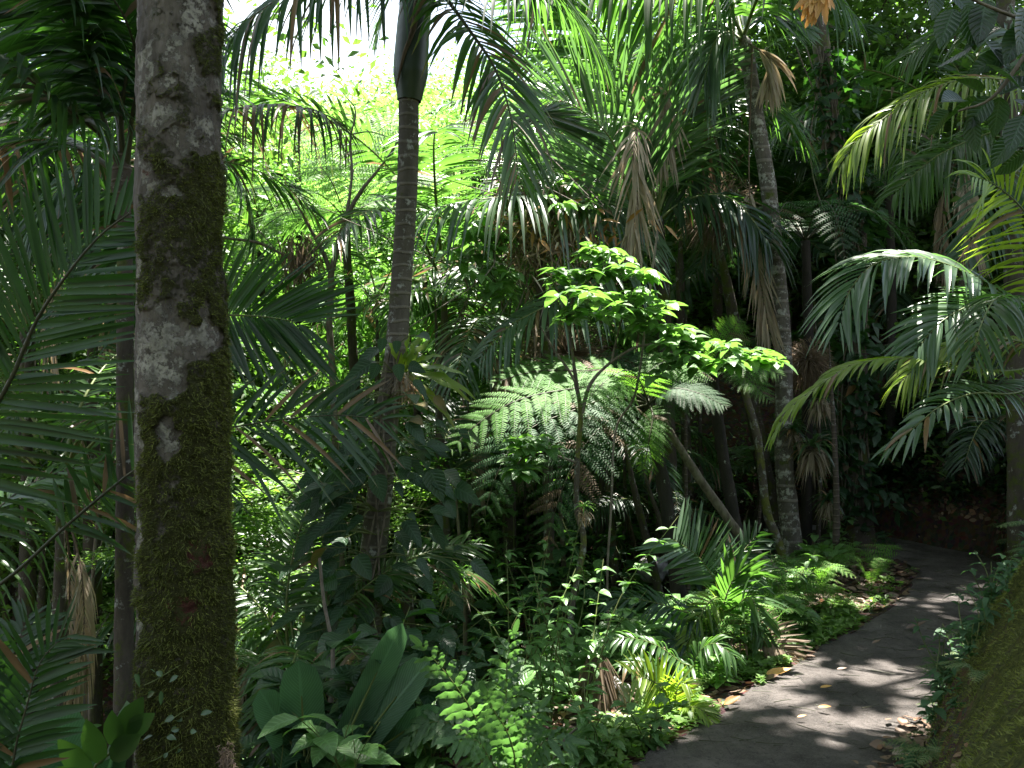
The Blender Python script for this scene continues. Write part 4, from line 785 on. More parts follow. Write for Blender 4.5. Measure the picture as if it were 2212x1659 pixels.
for x0, y0, x1, y1, Y, r, lab in [
    (1560, 900, 1606, 1240, 8.2, .035, 'thin black trunk standing close right of the second tree fern'), (1338, 900, 1400, 1180, 8.6, .045, 'dark slanting trunk left of the central tree fern stem'), (1372, 960, 1450, 1190, 8.4, .03, 'thin mossy stem slanting beside the central tree fern'),
    (1460, 560, 1492, 1180, 10.2, .06, 'dark trunk behind the leaning dead trunk'), (1530, 420, 1600, 760, 10.2, .085, 'dark palm like trunk leaning right under the upper fronds'), (1905, 880, 1925, 1120, 12.5, .06, 'dim trunk right of the vine clad trunk'), (2030, 700, 2035, 1080, 12, .07, 'dim trunk on the dark slope above the path bend'), (2120, 640, 2130, 1060, 11, .06, 'dim trunk on the slope near the right edge'),
    (940, 640, 975, 1330, 8.6, .05, 'dark trunk right of the vine covered palm foot'), (1030, 900, 1040, 1280, 9.6, .04, 'dark thin trunk left of the sapling in the undergrowth'), (1175, 950, 1180, 1300, 10.2, .04, 'dark thin trunk just left of the sapling stem'), (1305, 960, 1330, 1280, 9.3, .045, 'dark trunk just right of the sapling stem'),
    (1500, 940, 1515, 1200, 11, .05, 'shadowed trunk between the tree ferns'), (1745, 600, 1765, 1190, 11, .06, 'shadowed trunk right of the lichened palm'), (95, 1150, 100, 1500, 7.5, .06, 'dark trunk low at the left edge'), (160, 1120, 180, 1480, 7.8, .055, 'dark trunk left of the brown palm stem'), 
    (2060, 30, 2085, 640, 11.8, .07, 'thin dim trunk high on the right slope'), (1960, 60, 1975, 620, 13, .07, 'thin dim trunk between the two right trunks'), (1395, 1010, 1410, 1260, 10.5, .045, 'shadowed trunk behind the small sunlit palm'), ]:
    simple_tree(lab, [(x0, y0, Y), ((x0 + x1) / 2 + rng.normal(0, 5), (y0 + y1) / 2, Y), (x1, y1, Y)], [r * .12, r * .8, r, r * 1.2], 'black' if 'black' in lab else 'bark', n=50, sides=12)
rs = np.random.default_rng(21)
for k in range(11):
    x0 = [905, 1010, 1075, 1140, 1215, 1345, 1480, 1525, 1635, 1770, 1800, 1915, 1960][k]; Yk = rs.uniform(7.8, 10.5); r = rs.uniform(.018, .035)
    o = simple_tree('thin dark stem standing in the shaded undergrowth', [(x0 + rs.normal(0, 14), 700 + rs.uniform(-60, 80), Yk), (x0 + rs.normal(0, 8), 1020, Yk), (x0 + rs.normal(0, 6), 1230, Yk)], [r * .12, r * .7, r, r * 1.1], 'bark' if k % 2 else 'barkb', name='thin_tree', n=40, sides=10); o['group'] = 'thin dark stems in the undergrowth'
# forked thin stem
F1 = simple_tree('thin forked stem with a brown dead leaf bundle, left of the ringed palm', [(715, 590, 8.3), (714, 650, 8.3), (711, 700, 8.3), (716, 770, 8.3), (722, 900, 8.3)], [.03, .03, .032, .035, .04], 'twig', name='forked_tree')
g = Geo()
for q, r in (([(715, 592, 8.3), (700, 550, 8.3), (668, 490, 8.25), (640, 440, 8.2), (618, 415, 8.2)], [.028, .022, .016, .01, .004]), ([(715, 592, 8.3), (728, 540, 8.3), (745, 480, 8.3), (775, 420, 8.2), (830, 350, 8.1), (862, 300, 8.1), (880, 255, 8.1)], [.03, .028, .024, .018, .013, .008, .004]), ([(690, 530, 8.3), (640, 560, 8.3), (560, 525, 8.2), (475, 512, 8.1), (400, 490, 8)], [.014, .014, .014, .013, .012]), ([(748, 475, 8.3), (760, 380, 8.3), (757, 300, 8.3), (768, 240, 8.3), (740, 200, 8.3)], [.018, .014, .012, .009, .004]), ([(760, 290, 8.3), (800, 285, 8.3), (850, 300, 8.3)], [.008, .006, .003]), ([(600, 545, 8.2), (560, 500, 8.2), (520, 480, 8.1)], [.006, .005, .003])):
    tube(g, [P(*a) for a in q], r, 8, 30, rough=.08)
g.build('branches', M['twig'], F1)
g = Geo()
for k in range(240):
    q = P(650 + rng.normal(0, 22), 545 + rng.normal(0, 22), 8.25 + rng.normal(0, .08)); blades(g, [q], A(rng.normal(0, .4), rng.normal(0, .3), -1), A(0, -1, 0) + rng.normal(0, .5, 3), rng.uniform(.1, .28), .008, .1, .4, 'lance', 3, dead=rng.uniform(.5, 1))
g.build('dead_leaf_bundle', M['deadp'], F1); bpy.data.objects['dead_leaf_bundle']['label'] = 'bundle of brown dead leaves'

# ================================================================ broadleaf sapling in the centre
SP = simple_tree('thin crooked sapling in the centre with layered bright broad leaves', [(1230, 711, 6.25), (1244, 822, 6.25), (1254, 897, 6.25), (1247, 1000, 6.25), (1246, 1099, 6.25), (1261, 1166, 6.20), (1247, 1250, 6.15), (1234, 1318, 6.05), (1233, 1450, 5.95), (1231, 1572, 5.85)], [.009, .013, .017, .018, .020, .021, .021, .022, .022, .024], 'barkm', name='sapling', rough=.14, n=160)
g = Geo()
for q, r in (([(1257, 893, 6.25), (1274, 832, 6.25), (1308, 792, 6.25), (1350, 762, 6.25), (1393, 745, 6.25), (1450, 750, 6.25), (1530, 790, 6.15)], [.016, .013, .011, .01, .008, .006, .004]), ([(1246, 830, 6.25), (1225, 795, 6.25), (1190, 745, 6.25), (1168, 705, 6.25)], [.012, .01, .008, .004]), ([(1230, 715, 6.25), (1240, 640, 6.25), (1290, 590, 6.25), (1320, 545, 6.25)], [.012, .009, .006, .003]), ([(1230, 715, 6.25), (1215, 650, 6.15), (1190, 600, 6.05)], [.01, .007, .003]), ([(1320, 785, 6.25), (1340, 700, 6.25), (1370, 620, 6.25)], [.008, .006, .003]), ([(1250, 1000, 6.25), (1180, 980, 6.15), (1130, 990, 6.05), (1100, 1030, 6.05)], [.01, .008, .006, .003])):
    tube(g, [P(*a) for a in q], r, 8, 26, rough=.12)
g.build('branches', M['twig'], SP)
def layered(g, blobs, L, ratio=.3, per=1.0, droop=.3, up=1.2, prof='oval', k=4, jit=.1, whorl=7):
    """sprays: each a whorl of leaves round a twig tip, laid in flat tiers"""
    for x, y, Y, rx, ry, n in blobs:
        for i in range(int(n * per)):
            a = rng.uniform(0, 2 * PI); rr = math.sqrt(rng.random())
            c = P(x + math.cos(a) * rr * rx, y + math.sin(a) * rr * ry, Y + rng.normal(0, rx / F * Y * .6)); m = whorl + rng.integers(-1, 2)
            th = rng.uniform(0, 6) + np.arange(m) * 2 * PI / m + rng.normal(0, .2, m)
            D = np.stack([np.cos(th), np.sin(th), rng.normal(.05, .2, m)], 1); Ls = L * rng.uniform(.6, 1.15, m)
            blades(g, c + D * L * .12, D, unit(UPZ * up + D * -.3 + rng.normal(0, .25, (m, 3))), Ls, Ls * ratio, droop * rng.uniform(.5, 1.5, m), .22, prof, k)
g = Geo()
layered(g, [(1310, 545, 6.25, 60, 14, 13), (1340, 590, 6.25, 90, 18, 18), (1240, 595, 6.15, 60, 16, 12), (1300, 640, 6.20, 125, 20, 26), (1250, 680, 6.15, 60, 20, 12), (1380, 660, 6.25, 60, 30, 16), (1430, 690, 6.25, 50, 24, 13)], .145, .27, per=.7, up=1.)
layered(g, [(1470, 740, 6.25, 60, 26, 17), (1560, 770, 6.15, 90, 30, 26), (1640, 780, 6.15, 40, 26, 10), (1420, 790, 6.25, 30, 24, 6)], .145, .3, per=.7, up=1.)
layered(g, [(1130, 1000, 6.05, 50, 22, 9), (1160, 960, 6.05, 30, 18, 5), (1110, 940, 6.05, 20, 12, 2)], .15, .3)
g.build('crown', [M['broad'], M['stem']], SP)
# bare vine hanging
g = Geo(); b = P(1318, 1300, 6.1); b[2] = gz(b[0], b[1]); tube(g, [P(1420, 500, 6.6), P(1395, 700, 6.5), P(1372, 850, 6.4), P(1330, 930, 6.4), P(1320, 1100, 6.3), P(1312, 1250, 6.2), b], .009, 6, 60, rough=.1); 
V1 = g.build('hanging_vine', M['twig'], None, tuple(b), label='thin bare vine hanging from the tree fern down to the undergrowth', category='vine')

# --- centre tangle of climbing leaves and dead stuff above
b = P(1190, 1250, 8.4); b[2] = gz(b[0], b[1])
TG = thing('vine_covered_tree', 'small tree smothered in vines with orange and brown dead leaves, above the sapling', 'tree', tuple(b))
add_trunk(TG, np.array([P(1150, 430, 8.2), P(1165, 600, 8.2), P(1180, 800, 8.3), b - A(0, 0, .1)]), [.04, .05, .05, .07], 'bark', n=50)
g = Geo()
layered(g, [(1180, 420, 8, 110, 30, 18), (1050, 500, 7.6, 50, 50, 9), (1060, 600, 7.6, 50, 70, 9), (1010, 540, 7.6, 40, 50, 6), (1240, 440, 8, 50, 30, 8)], .17, .3, droop=.5, k=3)
g.build('crown', [M['broad']], TG)
g = Geo()
for k in range(800):
    q = P(1170 + rng.normal(0, 60), 500 + rng.normal(0, 45), 8.0 + rng.normal(0, .25)); blades(g, [q], A(rng.normal(0, .7), rng.normal(0, .4), -.6 + rng.normal(0, .5)), A(0, -1, 0) + rng.normal(0, .6, 3), rng.uniform(.05, .22), .011, .2, .4, 'lance', 3, dead=rng.uniform(.0, 1))
g.build('dead_leaves', M['deadp'], TG)
g = Geo()
for k in range(80):
    q = P(1210 + rng.normal(0, 70), 485 + rng.normal(0, 28), 8.0 + rng.normal(0, .2)); blades(g, [q], A(rng.normal(0, .7), rng.normal(0, .4), -.4 + rng.normal(0, .5)), A(0, -1, .4) + rng.normal(0, .4, 3), rng.uniform(.12, .3), .02, .2, .4, 'lance', 3)
o = g.build('orange_leaves', M['orange'], TG)
g = Geo()
for k in range(26): 
    q = P(1150 + rng.normal(0, 70), 480 + rng.normal(0, 50), 7.9); tube(g, [q, q + rng.normal(0, .3, 3), q + rng.normal(0, .5, 3) - A(0, 0, .6)], [.008, .004], 5, 12)
g.build('dry_twigs', M['twig'], TG)
# spiky dead seed heads (brown sprays)
for x, y, Y, s_, lab in ((1225, 770, 8.6, .5, 'brown bushy dead flower cluster behind the sapling'), (1555, 450, 9.6, .5, 'large brown bushy dead flower cluster beside the lichened trunk'), (1745, 780, 9.2, .3, 'small brown dead spray right of the lichened trunk')):
    g = Geo(); c0 = P(x, y, Y); n = 900; v = unit(rng.normal(0, 1, (n, 3)) + A(0, 0, -.1)); B = c0 + v * .12 * s_ 
    blades(g, B, v, rng.normal(0, 1, (n, 3)), s_ * rng.uniform(.4, 1.15, n), .004, .35, 0, 'strap', 4, 0, None, rng.uniform(.3, 1, n))
    blades(g, c0 + v[:500] * s_ * .7, v[:500] + rng.normal(0, .6, (500, 3)), rng.normal(0, 1, (500, 3)), s_ * .3, .004, .3, 0, 'strap', 2, 0, None, rng.uniform(.3, 1, 500))
    g.build('dead_flower_cluster', M['deadp'], None, tuple(c0), label=lab, category='flower cluster')

# ================================================================ climbing plant on the central palm
tpc = lambda y: (np.interp(y, [600, 760, 900, 1050, 1200, 1400, 1600], [868, 855, 836, 822, 806, 790, 778]), np.interp(y, [600, 1600], [5.95, 5.6]))
b = P(778, 1640, 5.5); b[2] = gz(b[0], b[1])
CL = thing('climbing_plant', 'climber with big dark heart shaped leaves winding up the central ringed palm', 'climbing plant', tuple(b))
g = Geo(); 
for s0 in (-1, .4, 1.2): tube(g, [P(tpc(y)[0] + 16 * math.sin(y / 95 + s0 * 2) , y, tpc(y)[1] - .09) for y in np.arange(760, 1660, 60)], .007, 6, 90, rough=.1)
g.build('stem', M['twig'], CL)
g = Geo(); n_ = 0
for y, w, cnt in [(745, 30, 4), (800, 38, 6), (850, 60, 9), (900, 90, 13), (950, 110, 16), (1000, 120, 18), (1050, 120, 18), (1100, 120, 18), (1150, 115, 15), (1200, 120, 16), (1250, 120, 16), (1300, 110, 14), (1350, 110, 14), (1400, 110, 14)]:
    x0, Y0 = tpc(y)
    for k in range(cnt):
        dx = rng.choice([-1, 1], p=[.6, .4]) * (30 + abs(rng.normal(0, w * .62))); q = P(x0 + dx, y + rng.uniform(-28, 28), Y0 - .1 - rng.uniform(0, .3) + (.35 if rng.random() < .35 else 0)); dr = A(np.sign(dx) * rng.uniform(.3, 1), rng.normal(-.3, .4), rng.uniform(-.9, .1))
        l = rng.uniform(.10, .22); u_ = A(np.sign(dx) * .3, -.8, .7) + rng.normal(0, .35, 3)
        blades(g, [q], dr, u_, l, l * rng.uniform(.24, .33), .25, .25, 'heart', 8, dead=.4 if rng.random() < .03 else 0)
        st = P(x0, y + 5, Y0 - .08); tube(g, [st, (st + q) / 2 + A(0, 0, .03), q], [.003, .002], 5, 6, mat=1)
for x, y, l in ((816, 800, .11), (860, 800, .11), (828, 745, .09), (858, 750, .08), (781, 1028, .15), (812, 1040, .17), (868, 1000, .14), (796, 985, .15), (930, 1030, .2), (840, 1260, .15), (770, 1215, .17), (835, 1270, .14), (800, 1330, .15)):
    blades(g, [P(x, y - 14, 5.45)], A(rng.normal(0, .4), -.15, -1), A(0, -1, .5) + rng.normal(0, .15, 3), l, l * .36, .05, .22, 'heart', 10)
g.build('foliage', [M['broadd'], M['stem']], CL)
# strap leaved epiphyte
c0 = P(872, 806, 5.85)
EP = thing('birds_nest_fern', 'epiphyte with long drooping yellowish strap leaves perched on the central palm', 'plant', tuple(c0))
for dx, dz, l, w_, dp, de in ((1, .35, .5, .035, .35, .0), (1, .1, .56, .04, .4, .15), (.9, -.05, .5, .04, .35, .25), (.5, .8, .35, .045, .2, 0), (.2, 1, .33, .05, .1, 0), (.7, .6, .4, .04, .3, .1), (-.3, .9, .3, .04, .2, 0), (.6, -.4, .45, .035, .3, .3), (.35, .9, .42, .04, .25, 0), (1, .55, .4, .035, .5, .12)):
    g = Geo(); blades(g, [c0], A(dx, rng.uniform(-.5, .1), dz), A(-.1, -.5, 1), l, w_, dp, .25, 'wavy', 14, dead=de, wave=.25); g.build('leaf', M['palmy'], EP)
g = Geo(); leafball(g, c0 - A(0, 0, .06), 260, (.06, .06, .1), .1, .06, .8, prof='lance'); g.build('root_clump', M['deadp'], EP)
def bromeliad(x, y, Y, l, lab, mat='palm', n=26, w=.017, group=None):
    c = P(x, y, Y); g = Geo(); th = np.arange(n) * 2.4; e = np.linspace(1.1, .1, n)
    D = np.stack([np.cos(th) * np.cos(e), np.sin(th) * np.cos(e), np.sin(e)], 1)
    r = thing('bromeliad', lab, 'plant', tuple(c), group)
    blades(g, c + D * .01, D, UPZ + D * -.5, l * rng.uniform(.75, 1.1, n), w, .55, .3, 'strap', 7, dead=np.where(rng.random(n) < .1, .6, 0)); g.build('leaf_rosette', M[mat], r)
    g = Geo(); leafball(g, c - A(0, 0, .05), 120, (.03, .03, .06), l * .5, .05, .9, prof='lance'); g.build('root_clump', M['deadp'], r)
for a in ((1755, 965, 8.9, .45, 'strappy bromeliad on the right side of the lichened palm trunk', 'palmg'), (1770, 860, 9, .35, 'bromeliad higher up beside the lichened palm trunk', 'palmd'), (985, 1240, 6.6, .3, 'yellow green bromeliad right of the vine covered palm foot', 'palm'), (1262, 1095, 6.1, .11, 'tiny bromeliad on the bend of the sapling stem', 'lime', 18, .006), (1715, 930, 8.9, .25, 'small bromeliad left of the lichened palm trunk', 'palmd'), (1790, 1080, 9, .3, 'dark bromeliad low between the two big right trunks', 'palmd')): bromeliad(*a)

# ================================================================ leathery leaves, top right, near the camera
b = P(2330, 60, 2.7)
LB = thing('leafy_branch', 'branch of large dark leathery leaves hanging in at the top right corner', 'branch', tuple(b))
g = Geo(); tube(g, [P(2400, -60, 2.7), P(2260, 60, 2.7), P(2150, 205, 2.7), P(2070, 240, 2.7)], [.012, .009, .006, .003], 8, 24, rough=.08); tube(g, [P(2260, 60, 2.7), P(2150, 20, 2.65), P(2040, -30, 2.6)], [.008, .005, .003], 8, 20, rough=.08); tube(g, [P(2300, 20, 2.7), P(2240, 160, 2.75), P(2190, 280, 2.8)], [.008, .005, .003], 8, 20); g.build('twigs', M['twig'], LB)
g = Geo()
for x, y, dx, dy, l in ((2060, 20, -35, 75, .14), (2090, 10, 20, 110, .14), (2130, 0, -20, 90, .15), (2180, 10, 30, 100, .15), (2210, 60, -60, 90, .15), (2130, 90, 60, 60, .14), (2050, -20, 60, 70, .13), (2080, 215, -70, 10, .13), (2110, 215, -75, 45, .14), (2140, 210, -60, 70, .13), (2160, 210, -10, 90, .13), (2160, 205, 70, -45, .15), (2190, 215, 50, 60, .13), (2120, 200, -60, -30, .12), (2200, 130, 60, 30, .14), (2180, 120, -70, 20, .14), (2212, 250, -40, 80, .13), (2050, 240, -50, 50, .11), (2100, 100, -70, 30, .12), (2160, 60, -80, 40, .13), (2200, 190, 40, -60, .14), (2212, 20, -30, 100, .16), (2100, 250, 10, 60, .12), (2212, 330, -50, 30, .12), (2195, 290, -40, 60, .12), (2130, 140, 50, 40, .13), (2020, -30, -10, 60, .11)):
    blades(g, [P(x, y, 2.7 + rng.uniform(-.15, .15))], A(dx / 60, rng.normal(0, .35), -dy / 60), A(0, -.6, .7) + rng.normal(0, .45, 3), l * .92, l * .27, .12, .35, 'oval', 10)
g.build('leaves', M['leather'], LB)
# orange dead leaf cluster at the top
c0 = P(1770, -30, 7)
OL = thing('dead_leaf', 'large ragged orange dead leaf hanging at the top edge', 'dead leaf', tuple(c0))
g = Geo(); n = 34; D = np.stack([rng.normal(-.3, .45, n), rng.normal(0, .2, n), -np.ones(n)], 1); blades(g, c0 + rng.normal(0, .04, (n, 3)), D, A(0, -1, .3) + rng.normal(0, .2, (n, 3)), rng.uniform(.15, .3, n), .03, .1, .4, 'wavy', 10); g.build('blade', M['orange'], OL)
g = Geo(); tube(g, [c0 + A(.1, .1, .8), c0 + A(.03, 0, .3), c0], [.012, .008], 6, 10); g.build('stalk', M['twig'], OL)

# ================================================================ understory broad leaves, bottom
def herb(x, y, Y, h, n, L, lab, mat='broad', ratio=.24, name='herb', group=None, spread=.5, droop=.35, prof='oval', stems=4, k=4, upb=.3, dead=0., gro=None):
    b = P(x, y, Y); z = gz(b[0], b[1]); b[2] = z; top = P(x, y, Y)[2]
    h = max(h, 0.05) if h else max(.1, top - z)
    r = thing(name, lab, 'plant', tuple(b), group); gs = Geo(); gl = Geo()
    for s in range(stems):
        a = rng.uniform(0, 2 * PI); e = b + A(math.cos(a) * spread * h * rng.uniform(.3, 1), math.sin(a) * spread * h * rng.uniform(.3, 1), h * rng.uniform(.75, 1.1)); c, T, _, _ = tube(gs, [b, (b + e) / 2 + A(*rng.normal(0, .06 * h, 2), h * .1), e + A(*rng.normal(0, .12 * h, 2), 0)], [.003 + h * .003, .0015], 5, 14)
        m = max(3, int(n * 1.5) // stems); u = np.clip(rng.uniform(.08, 1, m) ** .75, 0, 1) * 13; i = u.astype(int); th = np.arange(m) * 2.4 + a
        D = np.stack([np.cos(th), np.sin(th), rng.normal(upb, .2, m)], 1); Ls = L * rng.uniform(.65, 1.15, m)
        blades(gl, c[np.minimum(i, 13)], D, unit(UPZ - D * .3 + rng.normal(0, .2, (m, 3))), Ls, Ls * ratio, droop * rng.uniform(.6, 1.4, m), .25, prof, k, 0, None, dead)
    gs.build('stem', M['stem'], r); gl.build('foliage', M[mat], r); return r
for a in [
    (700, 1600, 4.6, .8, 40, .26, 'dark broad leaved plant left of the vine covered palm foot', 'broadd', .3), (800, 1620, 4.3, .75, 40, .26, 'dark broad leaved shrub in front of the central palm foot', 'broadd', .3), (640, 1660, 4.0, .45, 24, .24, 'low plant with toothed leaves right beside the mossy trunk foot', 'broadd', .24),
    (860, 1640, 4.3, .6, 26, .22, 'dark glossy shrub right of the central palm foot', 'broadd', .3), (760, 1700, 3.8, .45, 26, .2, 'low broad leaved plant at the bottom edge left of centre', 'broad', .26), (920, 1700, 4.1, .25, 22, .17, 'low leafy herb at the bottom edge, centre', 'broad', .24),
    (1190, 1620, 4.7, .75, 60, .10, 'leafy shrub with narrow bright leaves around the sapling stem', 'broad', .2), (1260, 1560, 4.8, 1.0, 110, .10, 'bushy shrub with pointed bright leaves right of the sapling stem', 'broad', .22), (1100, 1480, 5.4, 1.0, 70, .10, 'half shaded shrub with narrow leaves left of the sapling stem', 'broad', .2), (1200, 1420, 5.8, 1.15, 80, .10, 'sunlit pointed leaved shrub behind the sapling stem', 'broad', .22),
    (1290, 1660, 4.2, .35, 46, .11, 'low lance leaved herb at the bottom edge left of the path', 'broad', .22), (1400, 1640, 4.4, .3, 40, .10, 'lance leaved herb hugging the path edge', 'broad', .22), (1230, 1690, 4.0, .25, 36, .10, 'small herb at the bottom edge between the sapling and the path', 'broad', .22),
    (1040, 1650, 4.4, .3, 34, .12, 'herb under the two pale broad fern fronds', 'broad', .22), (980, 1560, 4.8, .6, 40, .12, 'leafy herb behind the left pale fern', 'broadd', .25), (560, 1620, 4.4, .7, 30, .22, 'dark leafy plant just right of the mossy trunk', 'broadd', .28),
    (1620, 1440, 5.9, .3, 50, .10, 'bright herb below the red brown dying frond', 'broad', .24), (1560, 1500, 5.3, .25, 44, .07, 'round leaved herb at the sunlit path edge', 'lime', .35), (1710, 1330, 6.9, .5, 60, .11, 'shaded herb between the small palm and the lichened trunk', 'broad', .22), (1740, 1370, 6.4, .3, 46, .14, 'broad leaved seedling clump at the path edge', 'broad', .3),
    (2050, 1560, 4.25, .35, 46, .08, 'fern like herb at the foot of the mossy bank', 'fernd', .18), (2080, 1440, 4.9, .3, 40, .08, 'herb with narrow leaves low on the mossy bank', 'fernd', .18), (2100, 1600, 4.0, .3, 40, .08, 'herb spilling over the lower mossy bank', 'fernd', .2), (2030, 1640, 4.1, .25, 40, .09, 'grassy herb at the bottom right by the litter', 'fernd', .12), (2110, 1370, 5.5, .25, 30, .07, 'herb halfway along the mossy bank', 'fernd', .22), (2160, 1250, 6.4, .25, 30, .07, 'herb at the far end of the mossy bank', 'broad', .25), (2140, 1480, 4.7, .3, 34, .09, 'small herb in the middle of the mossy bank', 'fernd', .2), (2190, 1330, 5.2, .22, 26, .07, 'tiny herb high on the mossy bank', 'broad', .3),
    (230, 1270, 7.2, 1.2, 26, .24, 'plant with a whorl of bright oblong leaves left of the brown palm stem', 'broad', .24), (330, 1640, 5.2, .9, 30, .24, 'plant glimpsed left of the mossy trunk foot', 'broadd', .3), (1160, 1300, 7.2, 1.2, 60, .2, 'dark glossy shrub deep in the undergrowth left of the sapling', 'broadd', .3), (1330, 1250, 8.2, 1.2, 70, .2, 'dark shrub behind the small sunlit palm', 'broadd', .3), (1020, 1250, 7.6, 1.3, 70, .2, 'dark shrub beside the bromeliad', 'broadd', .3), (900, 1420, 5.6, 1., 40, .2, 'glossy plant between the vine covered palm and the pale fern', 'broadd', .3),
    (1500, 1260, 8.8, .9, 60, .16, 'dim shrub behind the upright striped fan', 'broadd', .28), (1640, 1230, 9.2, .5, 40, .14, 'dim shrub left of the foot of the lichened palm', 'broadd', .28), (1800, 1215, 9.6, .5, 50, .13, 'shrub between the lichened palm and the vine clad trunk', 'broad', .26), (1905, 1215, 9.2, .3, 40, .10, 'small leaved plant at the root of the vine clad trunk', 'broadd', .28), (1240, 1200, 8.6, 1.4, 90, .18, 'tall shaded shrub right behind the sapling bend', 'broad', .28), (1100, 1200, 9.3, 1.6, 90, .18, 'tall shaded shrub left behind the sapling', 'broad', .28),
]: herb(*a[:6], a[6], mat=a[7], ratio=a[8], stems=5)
# banana-like leaves
b = P(690, 1700, 5.0); b[2] = gz(b[0], b[1])
BN = thing('heliconia', 'upright paddle leaved plant behind the dark shrubs, large pale green blades', 'plant', tuple(b))
for (x0, y0, x1, y1, w_, u_) in ((665, 1700, 645, 1415, .10, A(.3, -1, .2)), (690, 1720, 930, 1410, .09, A(-.6, -1, .3)), (700, 1700, 870, 1330, .07, A(.3, -1, .2)), (680, 1700, 560, 1480, .08, A(.3, -1, .3)), (700, 1700, 960, 1520, .08, A(.3, -1, .5))):
    g = Geo(); a0, a1 = P(x0, y0, 4.2), P(x1, y1, 4.05); blades(g, [a0], a1 - a0, u_, np.linalg.norm(a1 - a0), w_, .03, .3, 'banana', 18, wave=.03); tube(g, [b, a0, a0 * .3 + a1 * .7], [.015, .012, .004], 6, 20, mat=1); g.build('leaf', [M['paddle'], M['stem']], BN)
b = P(180, 1800, 4.4); b[2] = gz(b[0], b[1])
BN2 = thing('heliconia', 'broad pale paddle leaves low at the bottom left behind the comb leaved palm', 'plant', tuple(b))
for (x0, y0, x1, y1, w_, u_) in ((180, 1800, 110, 1500, .12, A(.3, -.6, 1)), (200, 1800, 290, 1500, .13, A(-.6, -.6, 1)), (190, 1800, 30, 1620, .12, A(.3, -.4, 1)), (200, 1800, 240, 1620, .13, A(.1, -.2, 1)), (150, 1800, -10, 1540, .12, A(.1, -.4, 1))):
    g = Geo(); a0, a1 = P(x0, y0, 4.4), P(x1, y1, 4.2); blades(g, [a0], a1 - a0, u_, np.linalg.norm(a1 - a0), w_, .06, .3, 'banana', 16, wave=.03); tube(g, [b, a0, a0 * .3 + a1 * .7], [.015, .012, .004], 6, 20, mat=1); g.build('leaf', [M['paddle'], M['stem']], BN2)
# once-divided ferns with broad wavy pinnae
def broad_fern(lab, fronds, Y, L=.17, bx=0, by=0):
    Y -= .5; fronds = [([(q[0], q[1], q[2] - .5) for q in pp_], u_) for pp_, u_ in fronds]; b = P(bx, by, Y); b[2] = gz(b[0], b[1]); r = thing('ground_fern', lab, 'fern', tuple(b))
    for pts_, up in fronds:
        g = Geo(); c = catmull([P(*q) for q in pts_], 60); T = tangents(c); tube(g, c[::6], np.linspace(.005, .0015, 10), 5, 24, mat=1)
        for s in (-1, 1):
            u = np.linspace(.22, .98, 12); i = (u * 59).astype(int); U = unit(up - T[i] * (T[i] @ up)[:, None]); S = np.cross(T[i], U) * s; an = np.radians(70 - 35 * u)
            D = np.cos(an)[:, None] * T[i] + np.sin(an)[:, None] * S; l = L * np.interp(u, [.25, .5, .8, 1], [.8, 1, .85, .5])
            blades(g, c[i], D + rng.normal(0, .12, (12, 3)), U + rng.normal(0, .25, (12, 3)), l, l * .15, .3, .3, 'wavy', 12, wave=.35, tipdead=.12)
        blades(g, [c[-1]], T[-1], up, L * .6, L * .1, .1, .2, 'wavy', 10); g.build('frond', [M['bfern'], M['stem']], r)
broad_fern('fern with pale broad wavy leaflets rising left of the centre bottom', [([(1060, 1680, 4.5), (1050, 1600, 4.4), (1010, 1520, 4.3), (960, 1450, 4.25), (910, 1395, 4.2)], A(-.2, -1, .4)), ([(1060, 1680, 4.5), (1090, 1550, 4.5), (1095, 1430, 4.5), (1110, 1370, 4.5)], A(.2, -1, .3)), ([(1060, 1680, 4.5), (1000, 1580, 4.5), (930, 1560, 4.5), (880, 1600, 4.5)], A(-.2, -.6, .8))], 4.5, .14, 1060, 1700)
broad_fern('fern with pale broad leaflets spread like an umbrella at the bottom centre', [([(1110, 1720, 4.2), (1112, 1640, 4.15), (1095, 1580, 4.1), (1070, 1540, 4.05), (1050, 1500, 4.)], A(-.1, -.8, .6)), ([(1110, 1720, 4.2), (1120, 1630, 4.2), (1135, 1570, 4.2), (1165, 1530, 4.2)], A(.1, -.8, .6)), ([(1110, 1720, 4.2), (1140, 1650, 4.1), (1180, 1600, 4.), (1230, 1600, 4.)], A(.1, -.6, .8)), ([(1110, 1720, 4.2), (1070, 1660, 4.1), (1030, 1600, 4.), (980, 1600, 3.95)], A(-.1, -.6, .8))], 4.2, .14, 1110, 1740)
